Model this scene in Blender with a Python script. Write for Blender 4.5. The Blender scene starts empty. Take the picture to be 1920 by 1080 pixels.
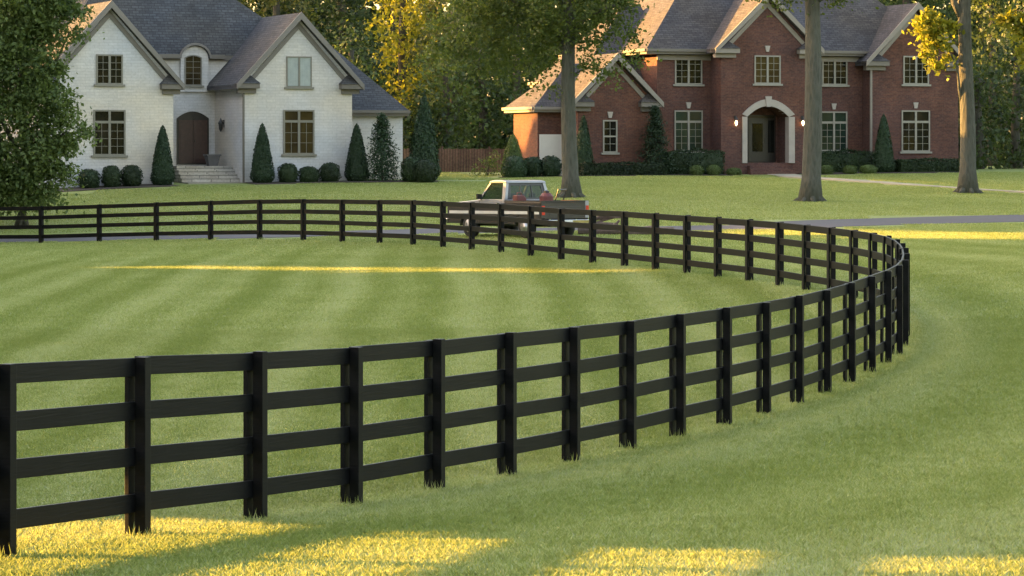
import bpy, math, random
import numpy as np
from mathutils import Vector, Matrix, Euler
R = math.radians
rng = np.random.default_rng(7)
random.seed(7)
sc = bpy.context.scene
COL = sc.collection
F = 6000.0; HZ = 285.0; CH = 3.0           # focal length in px of a 1920 wide frame, horizon row, eye height

# ------------------------------------------------------------------ helpers
def tag(o, label=None, cat=None, group=None, kind=None):
    if label: o['label'] = label
    if cat: o['category'] = cat
    if group: o['group'] = group
    if kind: o['kind'] = kind
    return o

class MB:
    def __init__(s): s.v = []; s.f = []
    def add(s, vs, fs):
        n = len(s.v); s.v += [tuple(p) for p in vs]; s.f += [tuple(i + n for i in f) for f in fs]; return s
    def box(s, x0, x1, y0, y1, z0, z1):
        return s.add([(x0,y0,z0),(x1,y0,z0),(x1,y1,z0),(x0,y1,z0),(x0,y0,z1),(x1,y0,z1),(x1,y1,z1),(x0,y1,z1)],
                     [(0,3,2,1),(4,5,6,7),(0,1,5,4),(1,2,6,5),(2,3,7,6),(3,0,4,7)])
    def obox(s, c, d, w, t, z0a, z1a, z0b, z1b, L):
        """box from point c along unit d (xy), length L, thickness t along normal, heights at both ends"""
        n = (-d[1], d[0]); h = t/2
        a = (c[0], c[1]); b = (c[0]+d[0]*L, c[1]+d[1]*L)
        P = [(a[0]-n[0]*h, a[1]-n[1]*h, z0a), (b[0]-n[0]*h, b[1]-n[1]*h, z0b), (b[0]+n[0]*h, b[1]+n[1]*h, z0b), (a[0]+n[0]*h, a[1]+n[1]*h, z0a),
             (a[0]-n[0]*h, a[1]-n[1]*h, z1a), (b[0]-n[0]*h, b[1]-n[1]*h, z1b), (b[0]+n[0]*h, b[1]+n[1]*h, z1b), (a[0]+n[0]*h, a[1]+n[1]*h, z1a)]
        return s.add(P, [(0,3,2,1),(4,5,6,7),(0,1,5,4),(1,2,6,5),(2,3,7,6),(3,0,4,7)])
    def prism(s, poly, y0, y1):
        """poly in (x, z), extruded from y0 to y1 (y0 < y1); poly counter-clockwise seen from -y"""
        n = len(poly)
        vs = [(p[0], y0, p[1]) for p in poly] + [(p[0], y1, p[1]) for p in poly]
        fs = [tuple(range(n)), tuple(range(2*n-1, n-1, -1))]
        for i in range(n):
            j = (i+1) % n; fs.append((i, i+n, j+n, j))
        return s.add(vs, fs)
    def prism_x(s, poly, x0, x1):
        """poly in (y, z) extruded along x"""
        n = len(poly)
        vs = [(x0, p[0], p[1]) for p in poly] + [(x1, p[0], p[1]) for p in poly]
        fs = [tuple(range(n-1, -1, -1)), tuple(range(n, 2*n))]
        for i in range(n):
            j = (i+1) % n; fs.append((i, j, j+n, i+n))
        return s.add(vs, fs)
    def tube(s, pts, rad, seg=10, wob=0.0, cap=True):
        pts = [Vector(p) for p in pts]; rings = []
        ref = Vector((1, 0.02, 0)) if abs((pts[-1]-pts[0]).normalized().x) < 0.9 else Vector((0, 1, 0))
        base = len(s.v)
        for i, p in enumerate(pts):
            t = (pts[min(i+1, len(pts)-1)] - pts[max(i-1, 0)]).normalized()
            a = (ref - t*ref.dot(t)).normalized(); b = t.cross(a)
            for k in range(seg):
                an = 2*math.pi*k/seg; r = rad[i]*(1 + (random.random()-.5)*wob)
                s.v.append(tuple(p + a*math.cos(an)*r + b*math.sin(an)*r))
        for i in range(len(pts)-1):
            for k in range(seg):
                a0 = base+i*seg+k; a1 = base+i*seg+(k+1) % seg
                s.f.append((a0, a1, a1+seg, a0+seg))
        if cap:
            s.f.append(tuple(base+k for k in range(seg-1, -1, -1)))
            s.f.append(tuple(base+(len(pts)-1)*seg+k for k in range(seg)))
        return s
    def lathe(s, prof, c=(0,0,0), seg=16):
        return s.tube([(c[0], c[1], c[2]+z) for r, z in prof], [max(r, 1e-3) for r, z in prof], seg)
    def build(s, name, mat, parent=None, smooth=False, bevel=0):
        me = bpy.data.meshes.new(name); me.from_pydata(s.v, [], s.f); me.update()
        uv = me.uv_layers.new(name='UVMap')
        zz = Vector((0,0,1))
        for p in me.polygons:
            n = p.normal
            if abs(n.z) > .995: t = Vector((1,0,0)); b = Vector((0,1,0))
            else:
                t = zz.cross(n).normalized(); b = n.cross(t)
            for li in p.loop_indices:
                co = me.vertices[me.loops[li].vertex_index].co
                uv.data[li].uv = (co.dot(t), co.dot(b))
            p.use_smooth = smooth
        if mat: me.materials.append(mat)
        o = bpy.data.objects.new(name, me); COL.objects.link(o)
        if parent: o.parent = parent
        if bevel:
            m = o.modifiers.new('bevel', 'BEVEL'); m.width = bevel; m.segments = 2; m.limit_method = 'ANGLE'
        return o

def empty(name, loc=(0,0,0), rz=0):
    o = bpy.data.objects.new(name, None); COL.objects.link(o); o.location = loc; o.rotation_euler = (0,0,rz); o.empty_display_size = .3
    return o

def quads_obj(name, V, mat, parent=None, loc=None, link=True, extra=None):
    """V: (n,4,3) float array of quads, extra: MB geometry joined into the mesh"""
    V = np.asarray(V, dtype=np.float64); n = len(V)
    ev = np.array(extra.v).reshape(-1, 3) if extra else np.zeros((0, 3))
    fs = np.arange(n*4).reshape(n, 4)
    co = np.vstack([V.reshape(-1, 3), ev])
    me = bpy.data.meshes.new(name)
    loops = list(fs.ravel()); starts = list(range(0, n*4, 4)); pos = n*4; tot = [4]*n
    if extra:
        for f in extra.f:
            starts.append(pos); tot.append(len(f)); pos += len(f); loops += [i+n*4 for i in f]
    me.vertices.add(len(co)); me.vertices.foreach_set('co', co.ravel())
    me.loops.add(len(loops)); me.loops.foreach_set('vertex_index', np.array(loops, dtype=np.int32))
    me.polygons.add(len(starts)); me.polygons.foreach_set('loop_start', np.array(starts, dtype=np.int32))
    me.polygons.foreach_set('loop_total', np.array(tot, dtype=np.int32))
    me.update(calc_edges=True); me.validate()
    me.materials.append(mat)
    o = bpy.data.objects.new(name, me)
    if link: COL.objects.link(o)
    if parent: o.parent = parent
    if loc is not None: o.location = loc
    return o

def leaf_quads(C, size, nrm=None, spread=1.0, asp=0.6, jitter=.35):
    """kite shaped leaves at centres C"""
    n = len(C)
    N = rng.normal(size=(n, 3))
    if nrm is not None: N = N*spread + nrm*1.2
    N /= np.linalg.norm(N, axis=1)[:, None] + 1e-9
    A = rng.normal(size=(n, 3)); A -= (A*N).sum(1)[:, None]*N; A /= np.linalg.norm(A, axis=1)[:, None] + 1e-9
    B = np.cross(N, A)
    s = size*(1 + (rng.random(n)-.5)*2*jitter); s = s[:, None]
    return np.stack([C - A*s*.5, C + B*s*.5*asp + N*s*.08, C + A*s*.5, C - B*s*.5*asp + N*s*.08], axis=1)

def sprays(C, size, facing, spread=.35):
    """dense leafy sprays turned roughly towards `facing`"""
    n = len(C); Nn = rng.normal(size=(n, 3))*spread+np.array(facing); Nn /= np.linalg.norm(Nn, axis=1)[:, None]
    A = rng.normal(size=(n, 3)); A -= (A*Nn).sum(1)[:, None]*Nn; A /= np.linalg.norm(A, axis=1)[:, None]; B = np.cross(Nn, A)
    s = (size*(.8+.4*rng.random(n)))[:, None]*.5 if hasattr(size, '__len__') else size*(.8+.4*rng.random(n))[:, None]*.5
    return np.stack([C-A*s-B*s, C+A*s-B*s, C+A*s+B*s, C-A*s+B*s], 1)

# ------------------------------------------------------------------ materials
def mat(name):
    m = bpy.data.materials.new(name); m.use_nodes = True
    nt = m.node_tree; b = nt.nodes['Principled BSDF']
    return m, nt, b
def N(nt, t, **kw):
    n = nt.nodes.new(t)
    for k, v in kw.items():
        if k in n.inputs: n.inputs[k].default_value = v
        else: setattr(n, k, v)
    return n
def ramp(nt, stops, src):
    r = nt.nodes.new('ShaderNodeValToRGB'); e = r.color_ramp.elements
    while len(e) < len(stops): e.new(.5)
    for i, (p, c) in enumerate(stops): e[i].position = p; e[i].color = (*c, 1)
    nt.links.new(src, r.inputs[0]); return r
def mixc(nt, fac, a, b, mode='MIX'):
    m = nt.nodes.new('ShaderNodeMix'); m.data_type = 'RGBA'; m.blend_type = mode
    for s, v in ((0, fac), (6, a), (7, b)):
        if hasattr(v, 'type'): nt.links.new(v, m.inputs[s])
        elif isinstance(v, (int, float)): m.inputs[s].default_value = v
        else: m.inputs[s].default_value = (*v, 1)
    return m.outputs[2]
def coords(nt, kind='Object', scale=(1,1,1)):
    tc = nt.nodes.new('ShaderNodeTexCoord'); mp = nt.nodes.new('ShaderNodeMapping'); mp.inputs['Scale'].default_value = scale
    nt.links.new(tc.outputs[kind], mp.inputs[0]); return mp.outputs[0]
def bump(nt, b, h, st=.3, dist=.02):
    n = nt.nodes.new('ShaderNodeBump'); n.inputs['Strength'].default_value = st; n.inputs['Distance'].default_value = dist
    nt.links.new(h, n.inputs['Height']); nt.links.new(n.outputs[0], b.inputs['Normal'])

def plain(name, c, rough=.6, var=.12, sc_=3.0, metal=0, bmp=.1, spec=.5):
    m, nt, b = mat(name)
    n = N(nt, 'ShaderNodeTexNoise', Scale=sc_, Detail=6.0, Roughness=.65); nt.links.new(coords(nt), n.inputs['Vector'])
    r = ramp(nt, [(.3, tuple(x*(1-var) for x in c)), (.7, tuple(min(1, x*(1+var)) for x in c))], n.outputs[0])
    nt.links.new(r.outputs[0], b.inputs['Base Color']); b.inputs['Roughness'].default_value = rough; b.inputs['Metallic'].default_value = metal
    b.inputs['Specular IOR Level'].default_value = spec
    if bmp: bump(nt, b, n.outputs[0], bmp, .01)
    return m

def masonry(name, c1, c2, mortar, bw, bh, ms, rough=.85, var=.25, bst=.4):
    m, nt, b = mat(name)
    uv = coords(nt, 'UV')
    bt = N(nt, 'ShaderNodeTexBrick', Scale=1.0); bt.inputs['Brick Width'].default_value = bw; bt.inputs['Row Height'].default_value = bh
    bt.inputs['Mortar Size'].default_value = ms; bt.inputs['Bias'].default_value = 0.0
    bt.inputs['Color1'].default_value = (*c1, 1); bt.inputs['Color2'].default_value = (*c2, 1); bt.inputs['Mortar'].default_value = (*mortar, 1)
    nt.links.new(uv, bt.inputs['Vector'])
    n = N(nt, 'ShaderNodeTexNoise', Scale=.6, Detail=5.0, Roughness=.6); nt.links.new(uv, n.inputs['Vector'])
    n2 = N(nt, 'ShaderNodeTexNoise', Scale=9.0, Detail=3.0); nt.links.new(uv, n2.inputs['Vector'])
    r = ramp(nt, [(.3, (1-var,)*3), (.7, (1+var*.3,)*3)], n.outputs[0])
    r2 = ramp(nt, [(.25, (1-var,)*3), (.75, (1+var*.5,)*3)], n2.outputs[0])
    n4 = N(nt, 'ShaderNodeTexNoise', Scale=.22, Detail=3.0); nt.links.new(uv, n4.inputs['Vector'])
    r4 = ramp(nt, [(.35, (.92, .97, 1.08)), (.65, (1.10, 1.0, .86))], n4.outputs[0])
    c = mixc(nt, 1.0, bt.outputs[0], r.outputs[0], 'MULTIPLY'); c = mixc(nt, 1.0, c, r4.outputs[0], 'MULTIPLY'); c = mixc(nt, 1.0, c, r2.outputs[0], 'MULTIPLY')
    nt.links.new(c, b.inputs['Base Color']); b.inputs['Roughness'].default_value = rough; b.inputs['Specular IOR Level'].default_value = .25
    inv = N(nt, 'ShaderNodeMath', operation='SUBTRACT'); inv.inputs[0].default_value = 1; nt.links.new(bt.outputs['Fac'], inv.inputs[1])
    ad = N(nt, 'ShaderNodeMath', operation='ADD'); nt.links.new(inv.outputs[0], ad.inputs[0]); nt.links.new(n2.outputs[0], ad.inputs[1])
    bump(nt, b, ad.outputs[0], bst, .015)
    return m

def leafmat(name, c1, c2, trans=.35, rough=.55, hue=None):
    m, nt, b = mat(name)
    g = N(nt, 'ShaderNodeNewGeometry'); oi = N(nt, 'ShaderNodeObjectInfo')
    n = N(nt, 'ShaderNodeTexNoise', Scale=.9, Detail=3.0); nt.links.new(g.outputs['Position'], n.inputs['Vector'])
    a = N(nt, 'ShaderNodeMath', operation='MULTIPLY_ADD'); nt.links.new(g.outputs['Random Per Island'], a.inputs[0]); a.inputs[1].default_value = .6; nt.links.new(n.outputs[0], a.inputs[2])
    r = ramp(nt, [(.3, c1), (1.0, c2)], a.outputs[0])
    hv = N(nt, 'ShaderNodeHueSaturation'); 
    v = N(nt, 'ShaderNodeMapRange'); nt.links.new(oi.outputs['Random'], v.inputs[0]); v.inputs[3].default_value = .75; v.inputs[4].default_value = 1.2
    nt.links.new(v.outputs[0], hv.inputs['Value']); nt.links.new(r.outputs[0], hv.inputs['Color'])
    nt.links.new(hv.outputs[0], b.inputs['Base Color']); b.inputs['Roughness'].default_value = rough; b.inputs['Specular IOR Level'].default_value = .3
    tr = N(nt, 'ShaderNodeBsdfTranslucent'); br = mixc(nt, 1.0, hv.outputs[0], (1.5, 1.5, .8), 'MULTIPLY'); nt.links.new(br, tr.inputs[0])
    mx = N(nt, 'ShaderNodeMixShader'); mx.inputs[0].default_value = trans
    nt.links.new(b.outputs[0], mx.inputs[1]); nt.links.new(tr.outputs[0], mx.inputs[2])
    nt.links.new(mx.outputs[0], nt.nodes['Material Output'].inputs[0])
    return m

def grassmat(name, blades):
    m, nt, b = mat(name)
    g = N(nt, 'ShaderNodeNewGeometry'); P = g.outputs['Position']
    sp = N(nt, 'ShaderNodeSeparateXYZ'); nt.links.new(P, sp.inputs[0])
    def M(op, a, b_=None, c=None):
        n = N(nt, 'ShaderNodeMath', operation=op)
        for i, v in enumerate((a, b_, c)):
            if v is None: continue
            if isinstance(v, (int, float)): n.inputs[i].default_value = v
            else: nt.links.new(v, n.inputs[i])
        return n.outputs[0]
    X, Y = sp.outputs[0], sp.outputs[1]
    wn = N(nt, 'ShaderNodeTexNoise', Scale=.08, Detail=2.0); nt.links.new(P, wn.inputs['Vector'])
    wob = M('MULTIPLY', M('SUBTRACT', wn.outputs[0], .5), 3.2)
    # mowing rings round the paddock (an ellipse) and straight passes inside it
    ex = M('DIVIDE', M('ADD', X, 15.0), 22.0); ey = M('DIVIDE', M('SUBTRACT', Y, 64.0), 44.0)
    E = M('SQRT', M('ADD', M('MULTIPLY', ex, ex), M('MULTIPLY', ey, ey)))
    po = M('ADD', M('MULTIPLY', E, 62.0), wob); s_out = M('MULTIPLY', M('ADD', M('SINE', po), M('SINE', M('MULTIPLY', po, .43))), .6)
    pi_ = M('ADD', M('MULTIPLY', M('ADD', X, M('MULTIPLY', Y, .02)), 3.5), M('MULTIPLY', wob, 1.2)); s_in = M('MULTIPLY', M('ADD', M('SINE', M('MULTIPLY', pi_, 1.35)), M('SINE', M('MULTIPLY', pi_, .53))), .75)
    sel = N(nt, 'ShaderNodeMapRange', clamp=True); nt.links.new(E, sel.inputs[0]); sel.inputs[1].default_value = .97; sel.inputs[2].default_value = 1.03
    st = M('ADD', M('MULTIPLY', s_out, sel.outputs[0]), M('MULTIPLY', s_in, M('SUBTRACT', 1.0, sel.outputs[0])))
    far = N(nt, 'ShaderNodeMapRange', clamp=True); nt.links.new(Y, far.inputs[0]); far.inputs[1].default_value = 80; far.inputs[2].default_value = 105; far.inputs[3].default_value = 1; far.inputs[4].default_value = .15
    n1 = N(nt, 'ShaderNodeTexNoise', Scale=.35, Detail=4.0, Roughness=.6); nt.links.new(P, n1.inputs['Vector'])
    n2 = N(nt, 'ShaderNodeTexNoise', Scale=3.5, Detail=5.0, Roughness=.7); nt.links.new(P, n2.inputs['Vector'])
    n3 = N(nt, 'ShaderNodeTexNoise', Scale=.12, Detail=3.0); nt.links.new(P, n3.inputs['Vector'])
    f = M('ADD', M('MULTIPLY', M('MULTIPLY', st, far.outputs[0]), .18), M('ADD', M('MULTIPLY', n1.outputs[0], .45), M('MULTIPLY', n2.outputs[0], .55)))
    if blades:
        ri = M('MULTIPLY', M('SUBTRACT', g.outputs['Random Per Island'], .5), .6); f = M('ADD', f, ri)
    r = ramp(nt, [(.22, (.18, .235, .050)), (.5, (.295, .345, .10)), (.78, (.43, .465, .215))], f)
    c = mixc(nt, M('MULTIPLY', n3.outputs[0], .55), r.outputs[0], (.25, .29, .085))
    if not blades: c = mixc(nt, 1.0, c, (.72, .72, .72), 'MULTIPLY')  # evenly darker, standing in for the shade among the blades
    nt.links.new(c, b.inputs['Base Color']); b.inputs['Roughness'].default_value = .7; b.inputs['Specular IOR Level'].default_value = .2
    if blades:
        tr = N(nt, 'ShaderNodeBsdfTranslucent'); nt.links.new(c, tr.inputs[0])
        mx = N(nt, 'ShaderNodeMixShader'); mx.inputs[0].default_value = .45
        nt.links.new(b.outputs[0], mx.inputs[1]); nt.links.new(tr.outputs[0], mx.inputs[2]); nt.links.new(mx.outputs[0], nt.nodes['Material Output'].inputs[0])
    else:
        bump(nt, b, n2.outputs[0], .5, .03)
    return m

def barkmat(name, c1, c2):
    m, nt, b = mat(name)
    co = coords(nt, 'Object', (1, 1, .22))
    n = N(nt, 'ShaderNodeTexNoise', Scale=14.0, Detail=6.0, Roughness=.7); nt.links.new(co, n.inputs['Vector'])
    v = N(nt, 'ShaderNodeTexVoronoi', Scale=11.0); nt.links.new(co, v.inputs['Vector'])
    big = N(nt, 'ShaderNodeTexNoise', Scale=1.4, Detail=4.0); nt.links.new(coords(nt), big.inputs['Vector'])
    a = N(nt, 'ShaderNodeMath', operation='MULTIPLY_ADD'); nt.links.new(v.outputs[0], a.inputs[0]); a.inputs[1].default_value = .5; nt.links.new(n.outputs[0], a.inputs[2])
    r = ramp(nt, [(.4, c1), (.85, c2)], a.outputs[0])
    c = mixc(nt, big.outputs[0], r.outputs[0], (.055, .06, .044))
    nt.links.new(c, b.inputs['Base Color']); b.inputs['Roughness'].default_value = .9; bump(nt, b, a.outputs[0], 1.0, .08)
    return m

M_ground = grassmat('lawn_ground', False); M_blade = grassmat('grass_blade', True)
M_asph = plain('asphalt', (.06, .057, .066), .85, .15, 4, bmp=.3)
M_conc = plain('concrete', (.27, .25, .19), .85, .12, 3)
M_mulch = plain('mulch', (.045, .032, .024), .95, .5, 12, bmp=1)
M_black, _nt, _b = mat('black_fence_paint')
_n = N(_nt, 'ShaderNodeTexNoise', Scale=5.0, Detail=8.0, Roughness=.7); _nt.links.new(coords(_nt, 'Object', (1, 1, 1)), _n.inputs['Vector'])
_w = N(_nt, 'ShaderNodeTexNoise', Scale=60.0, Detail=3.0); _nt.links.new(coords(_nt, 'UV', (.05, 1, 1)), _w.inputs['Vector'])
_r = ramp(_nt, [(.35, (.0022, .0025, .0030)), (.6, (.0040, .0043, .0050)), (.8, (.0085, .0085, .009))], _n.outputs[0])
_nt.links.new(_r.outputs[0], _b.inputs['Base Color']); _b.inputs['Roughness'].default_value = .5; _b.inputs['Specular IOR Level'].default_value = .14; bump(_nt, _b, _w.outputs[0], .35, .006)
M_stone = masonry('painted_white_stone', (.575, .56, .545), (.525, .51, .495), (.46, .447, .43), .42, .13, .009, .9, .11, .5)
M_brick = masonry('red_brick', (.145, .062, .046), (.092, .043, .037), (.115, .082, .07), .21, .072, .008, .9, .3)
M_step = masonry('step_stone', (.5, .47, .42), (.38, .35, .31), (.2, .19, .17), .9, .16, .02, .85, .25)
M_roofg = masonry('slate_grey_shingle', (.086, .090, .097), (.058, .061, .067), (.036, .036, .042), .32, .14, .012, .9, .25)
M_roofb = masonry('warm_grey_shingle', (.092, .086, .088), (.06, .056, .06), (.038, .036, .038), .32, .14, .012, .9, .25)
M_trimw = plain('taupe_trim', (.15, .135, .12), .6, .08)
M_trimb = plain('cream_trim', (.20, .175, .15), .6, .08)
M_winw = plain('beige_window_frame', (.17, .158, .128), .5, .08)
M_winb = plain('cream_window_frame', (.225, .21, .18), .5, .06)
M_lime = plain('limestone', (.32, .285, .255), .8, .1)
M_gutw = plain('brown_gutter', (.12, .105, .09), .45, .08)
M_doorw = plain('mahogany_door', (.042, .018, .014), .4, .3, 6)
M_doord = plain('dark_door', (.011, .009, .008), .35, .3, 6)
M_iron = plain('black_iron', (.015, .015, .015), .4, .1)
M_pot = plain('grey_planter', (.12, .115, .12), .7, .15)
M_garage = plain('garage_door', (.62, .58, .52), .5, .04)
M_bark = barkmat('grey_bark', (.028, .027, .023), (.105, .10, .086))
M_bark2 = barkmat('brown_bark', (.03, .022, .016), (.075, .06, .045))
M_wood = masonry('cedar_board', (.20, .125, .085), (.13, .082, .058), (.045, .03, .022), .143, 6.0, .012, .85, .4)
M_log = plain('log_bark', (.12, .085, .075), .9, .35, 8, bmp=.8)
M_cut = plain('cut_wood', (.45, .34, .22), .8, .2)
def glass(name, c, rough=.04):
    m, nt, b = mat(name)
    n = N(nt, 'ShaderNodeTexNoise', Scale=1.3, Detail=3.0); nt.links.new(coords(nt), n.inputs['Vector'])
    r = ramp(nt, [(.35, tuple(x*.55 for x in c)), (.65, c)], n.outputs[0]); nt.links.new(r.outputs[0], b.inputs['Base Color'])
    b.inputs['Roughness'].default_value = rough; bump(nt, b, n.outputs[0], .06, .02); b.inputs['Specular IOR Level'].default_value = .28
    return m
M_gl = glass('dark_glass', (.010, .012, .010)); M_glc = glass('curtained_glass', (.22, .26, .25), .2); M_glw = glass('warm_glow_glass', (.05, .037, .017)); M_glg = glass('green_reflection_glass', (.022, .04, .03))  # warm and green pane tints stand in for reflections and a room glow
def emit(name, c, s):
    m, nt, b = mat(name); b.inputs['Base Color'].default_value = (*c, 1); b.inputs['Emission Color'].default_value = (*c, 1); b.inputs['Emission Strength'].default_value = s; return m
M_bulb = emit('lamp_bulb', (1, .62, .3), 1.2)
M_L = dict(
    dark=leafmat('dark_leaf', (.014, .028, .012), (.062, .092, .032)),
    mid=leafmat('mid_leaf', (.028, .052, .016), (.10, .135, .04)),
    olive=leafmat('olive_leaf', (.035, .048, .012), (.12, .13, .035)),
    maple=leafmat('maple_leaf', (.028, .052, .014), (.10, .13, .035), .45),
    sunlit_gold=leafmat('sunlit_leaf', (.09, .105, .016), (.27, .27, .035), .5),  # sunlit yellow put into the leaf colour
    box=leafmat('boxwood_leaf', (.006, .016, .007), (.028, .048, .018), .2),
    cone=leafmat('arborvitae_leaf', (.008, .024, .012), (.032, .060, .026), .2),
    light=leafmat('light_shrub_leaf', (.035, .06, .018), (.10, .14, .04), .3),
)

# ------------------------------------------------------------------ the lie of the land
# fence post line, from near left round the bend to far left: (x px, px per metre, foot row)
NEAR = [(15,266,1042),(268,244.5,1005),(488,228.5,975),(668,216.8,945),(823,205.8,920),(958,194.9,892),(1078,184.7,865),(1184,175.6,840),(1277,168.2,820),
        (1364,160.2,797),(1438,153,775),(1500,147,758),(1552,141.5,738),(1598,137,721),(1636,132.5,703),(1666,127.7,685),(1687,122.8,667),(1698,118,645)]
BEND = [(1701,113.2,None),(1699,108.8,None),(1693,105,None),(1683,102,None),(1667,99.6,None),(1640,97,None),(1604,94.5,None),(1562,92,None)]
FARP = [(1515,89.6,545),(1465,87.2,535),(1408,84.7,528),(1349,82.2,518),(1291,80,513),(1232,78,506),(1174,75.9,500),(1114,73.6,493),(1055,71.4,488),(998,69.3,481),
        (942,67.3,474),(887,65.2,468),(833,63.2,464),(777,61.4,459),(714,59.8,457),(644,58.2,455),(571,56.7,451),(489,55.2,451),(397,53.7,450),(295,52.4,451),(188,51.5,453),(79,51.1,456)]
ctrl = []
def cpt(px, d, py): ctrl.append(((px-960)*d/F, d, CH-(py-HZ)*d/F))
for px, m, py in NEAR[::2] + FARP[::2]: cpt(px, F/m, py)
for c in [(1068,131,370),(1521,127,377),(1813,135,362),(1920,116,409),(1550,113,420),(1350,110,428),(915,100,446),(800,108,434),(600,112,438),(250,121,446),(0,122,449),
          (40,127,420),(200,143,346),(400,144.5,343),(700,146.5,339),(900,154,334),(1100,152,331),(1440,156,329),(1750,158,326),(1920,150,345),(1920,142,358),(1700,140,350),
          (1300,142,348),(960,141,350),(500,134,372),(1920,70,500),(1800,45,690),(1920,32,875),(1200,23,1030),(1900,23,1022)]:
    cpt(*c)
ctrl += [(-4, 20, .17), (0, 19, .15), (5, 18, .12), (0, 8, .05), (0, -20, 0), (30, 0, 0), (-30, 0, 0), (-30, 60, 0), (40, 60, .2), (-40, 120, -.3), (-40, 160, 1.6), (45, 120, .5), (45, 160, 2.0), (0, 200, 2.1), (-50, 210, 2.0), (50, 210, 2.1), (0, 250, 2.2)]
ctrl = np.array(ctrl)
def _k(r2): return np.sqrt(r2 + 9.0)
def _fit():
    P = ctrl[:, :2]; n = len(P)
    K = _k(((P[:, None]-P[None])**2).sum(2)) - np.eye(n)*.35
    A = np.block([[K, np.ones((n, 1))], [np.ones((1, n)), np.zeros((1, 1))]])
    return np.linalg.solve(A, np.append(ctrl[:, 2], 0))
W_ = _fit()
def TZ(x, y):
    x = np.asarray(x, float); y = np.asarray(y, float); sh = x.shape
    xc = np.clip(x.ravel(), -60, 60); yc = np.clip(y.ravel(), -20, 255)
    r2 = (xc[:, None]-ctrl[None, :, 0])**2 + (yc[:, None]-ctrl[None, :, 1])**2
    return (_k(r2)@W_[:-1] + W_[-1]).reshape(sh)
def tz(x, y): return float(TZ(np.array([x]), np.array([y]))[0])
def G(px, py, d0=18, d1=170):
    """ground point seen at a pixel (design helper, gives a real world position)"""
    d = np.linspace(d0, d1, 1500); x = (px-960)*d/F; z = TZ(x, d); y = HZ+(CH-z)*F/d
    i = int(np.argmax(y <= py)) if (y <= py).any() else int(np.argmin(y))
    return (float(x[i]), float(d[i]), float(z[i]))

def terrain():
    xs = np.concatenate([np.linspace(-600, -62, 18), np.linspace(-60, -30, 21)[:-1], np.linspace(-30, 30, 101), np.linspace(30, 60, 21)[1:], np.linspace(62, 600, 18)])
    ys = np.concatenate([np.linspace(-500, -22, 12), np.linspace(-20, 14, 18)[:-1], np.linspace(14, 170, 261), np.linspace(172, 255, 40), np.linspace(270, 900, 14)])
    X, Y = np.meshgrid(xs, ys); Z = np.zeros_like(X)
    for i in range(len(ys)): Z[i] = TZ(X[i], Y[i])
    nx, ny = len(xs), len(ys)
    V = np.stack([X, Y, Z], 2).reshape(-1, 3)
    I = np.arange(nx*ny).reshape(ny, nx)
    Fq = np.stack([I[:-1, :-1], I[:-1, 1:], I[1:, 1:], I[1:, :-1]], 2).reshape(-1, 4)
    me = bpy.data.meshes.new('ground'); me.from_pydata(V.tolist(), [], Fq.tolist()); me.update()
    for p in me.polygons: p.use_smooth = True
    me.materials.append(M_ground); o = bpy.data.objects.new('ground', me); COL.objects.link(o); tag(o, kind='structure')
terrain()

def strip(name, pts, widths, m, lift=.012, sub=6):
    """flat ribbon on the ground; pts world xy"""
    P = []
    W = []
    for i in range(len(pts)-1):
        p0 = np.array(pts[max(i-1, 0)]); p1 = np.array(pts[i]); p2 = np.array(pts[i+1]); p3 = np.array(pts[min(i+2, len(pts)-1)])
        for k in range(sub):
            t = k/sub
            P.append(.5*((2*p1)+(-p0+p2)*t+(2*p0-5*p1+4*p2-p3)*t*t+(-p0+3*p1-3*p2+p3)*t**3)); W.append(widths[i]*(1-t)+widths[i+1]*t)
    P.append(np.array(pts[-1])); W.append(widths[-1]); P = np.array(P); W = np.array(W)
    T = np.gradient(P, axis=0); T /= np.linalg.norm(T, axis=1)[:, None]; Nn = np.stack([-T[:, 1], T[:, 0]], 1)
    K = 6; mb = MB(); vs = []; n = len(P)
    offs = np.linspace(-1, 1, K+1)
    for i in range(n):
        for o_ in offs:
            q = P[i]+Nn[i]*W[i]/2*o_; vs.append((q[0], q[1], tz(q[0], q[1])+lift))
    for i in range(n):
        for o_ in (-1, 1):
            q = P[i]+Nn[i]*W[i]/2*o_; vs.append((q[0], q[1], tz(q[0], q[1])-.1))
    fs = []
    for i in range(n-1):
        for k in range(K):
            a = i*(K+1)+k; fs.append((a, a+K+1, a+K+2, a+1))
        b = n*(K+1)+i*2; a = i*(K+1)
        fs.append((a, b, b+2, a+K+1)); fs.append((a+K, a+2*K+1, b+3, b+1))
    mb.add(vs, fs); o = mb.build(name, m); tag(o, kind='structure')
    return P, W
ROADS = []
rd = [G(px, py) for px, py in [(2300,402),(1950,409),(1750,414),(1550,420),(1350,428),(1150,430),(1000,431),(860,433),(740,434),(620,438),(450,443),(250,447),(0,451),(-400,455)]]
rd = [(p[0], p[1]) for p in rd]
ROADS.append(strip('driveway', rd, [4.5]*10+[3.2]*4, M_asph))

# ------------------------------------------------------------------ houses
class House:
    def __init__(s, name, px, Y0, zg, th, label):
        s.X0 = (px-960)*Y0/F; s.Y0 = Y0; s.zg = zg; s.c = math.cos(R(th)); s.s = math.sin(R(th))
        s.e = empty(name, (s.X0, Y0, zg), R(th)); tag(s.e, label, 'house')
    def U(s, px, v):
        k = (px-960)/F; return (k*s.Y0+k*v*s.c-s.X0+v*s.s)/(s.c-k*s.s)
    def Z(s, py, u, v):
        return CH-(py-HZ)*(s.Y0+u*s.s+v*s.c)/F-s.zg
    def P(s, px, py, v):
        u = s.U(px, v); return u, s.Z(py, u, v)
    def W(s, u, v): return (s.X0+u*s.c-v*s.s, s.Y0+u*s.s+v*s.c)

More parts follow.
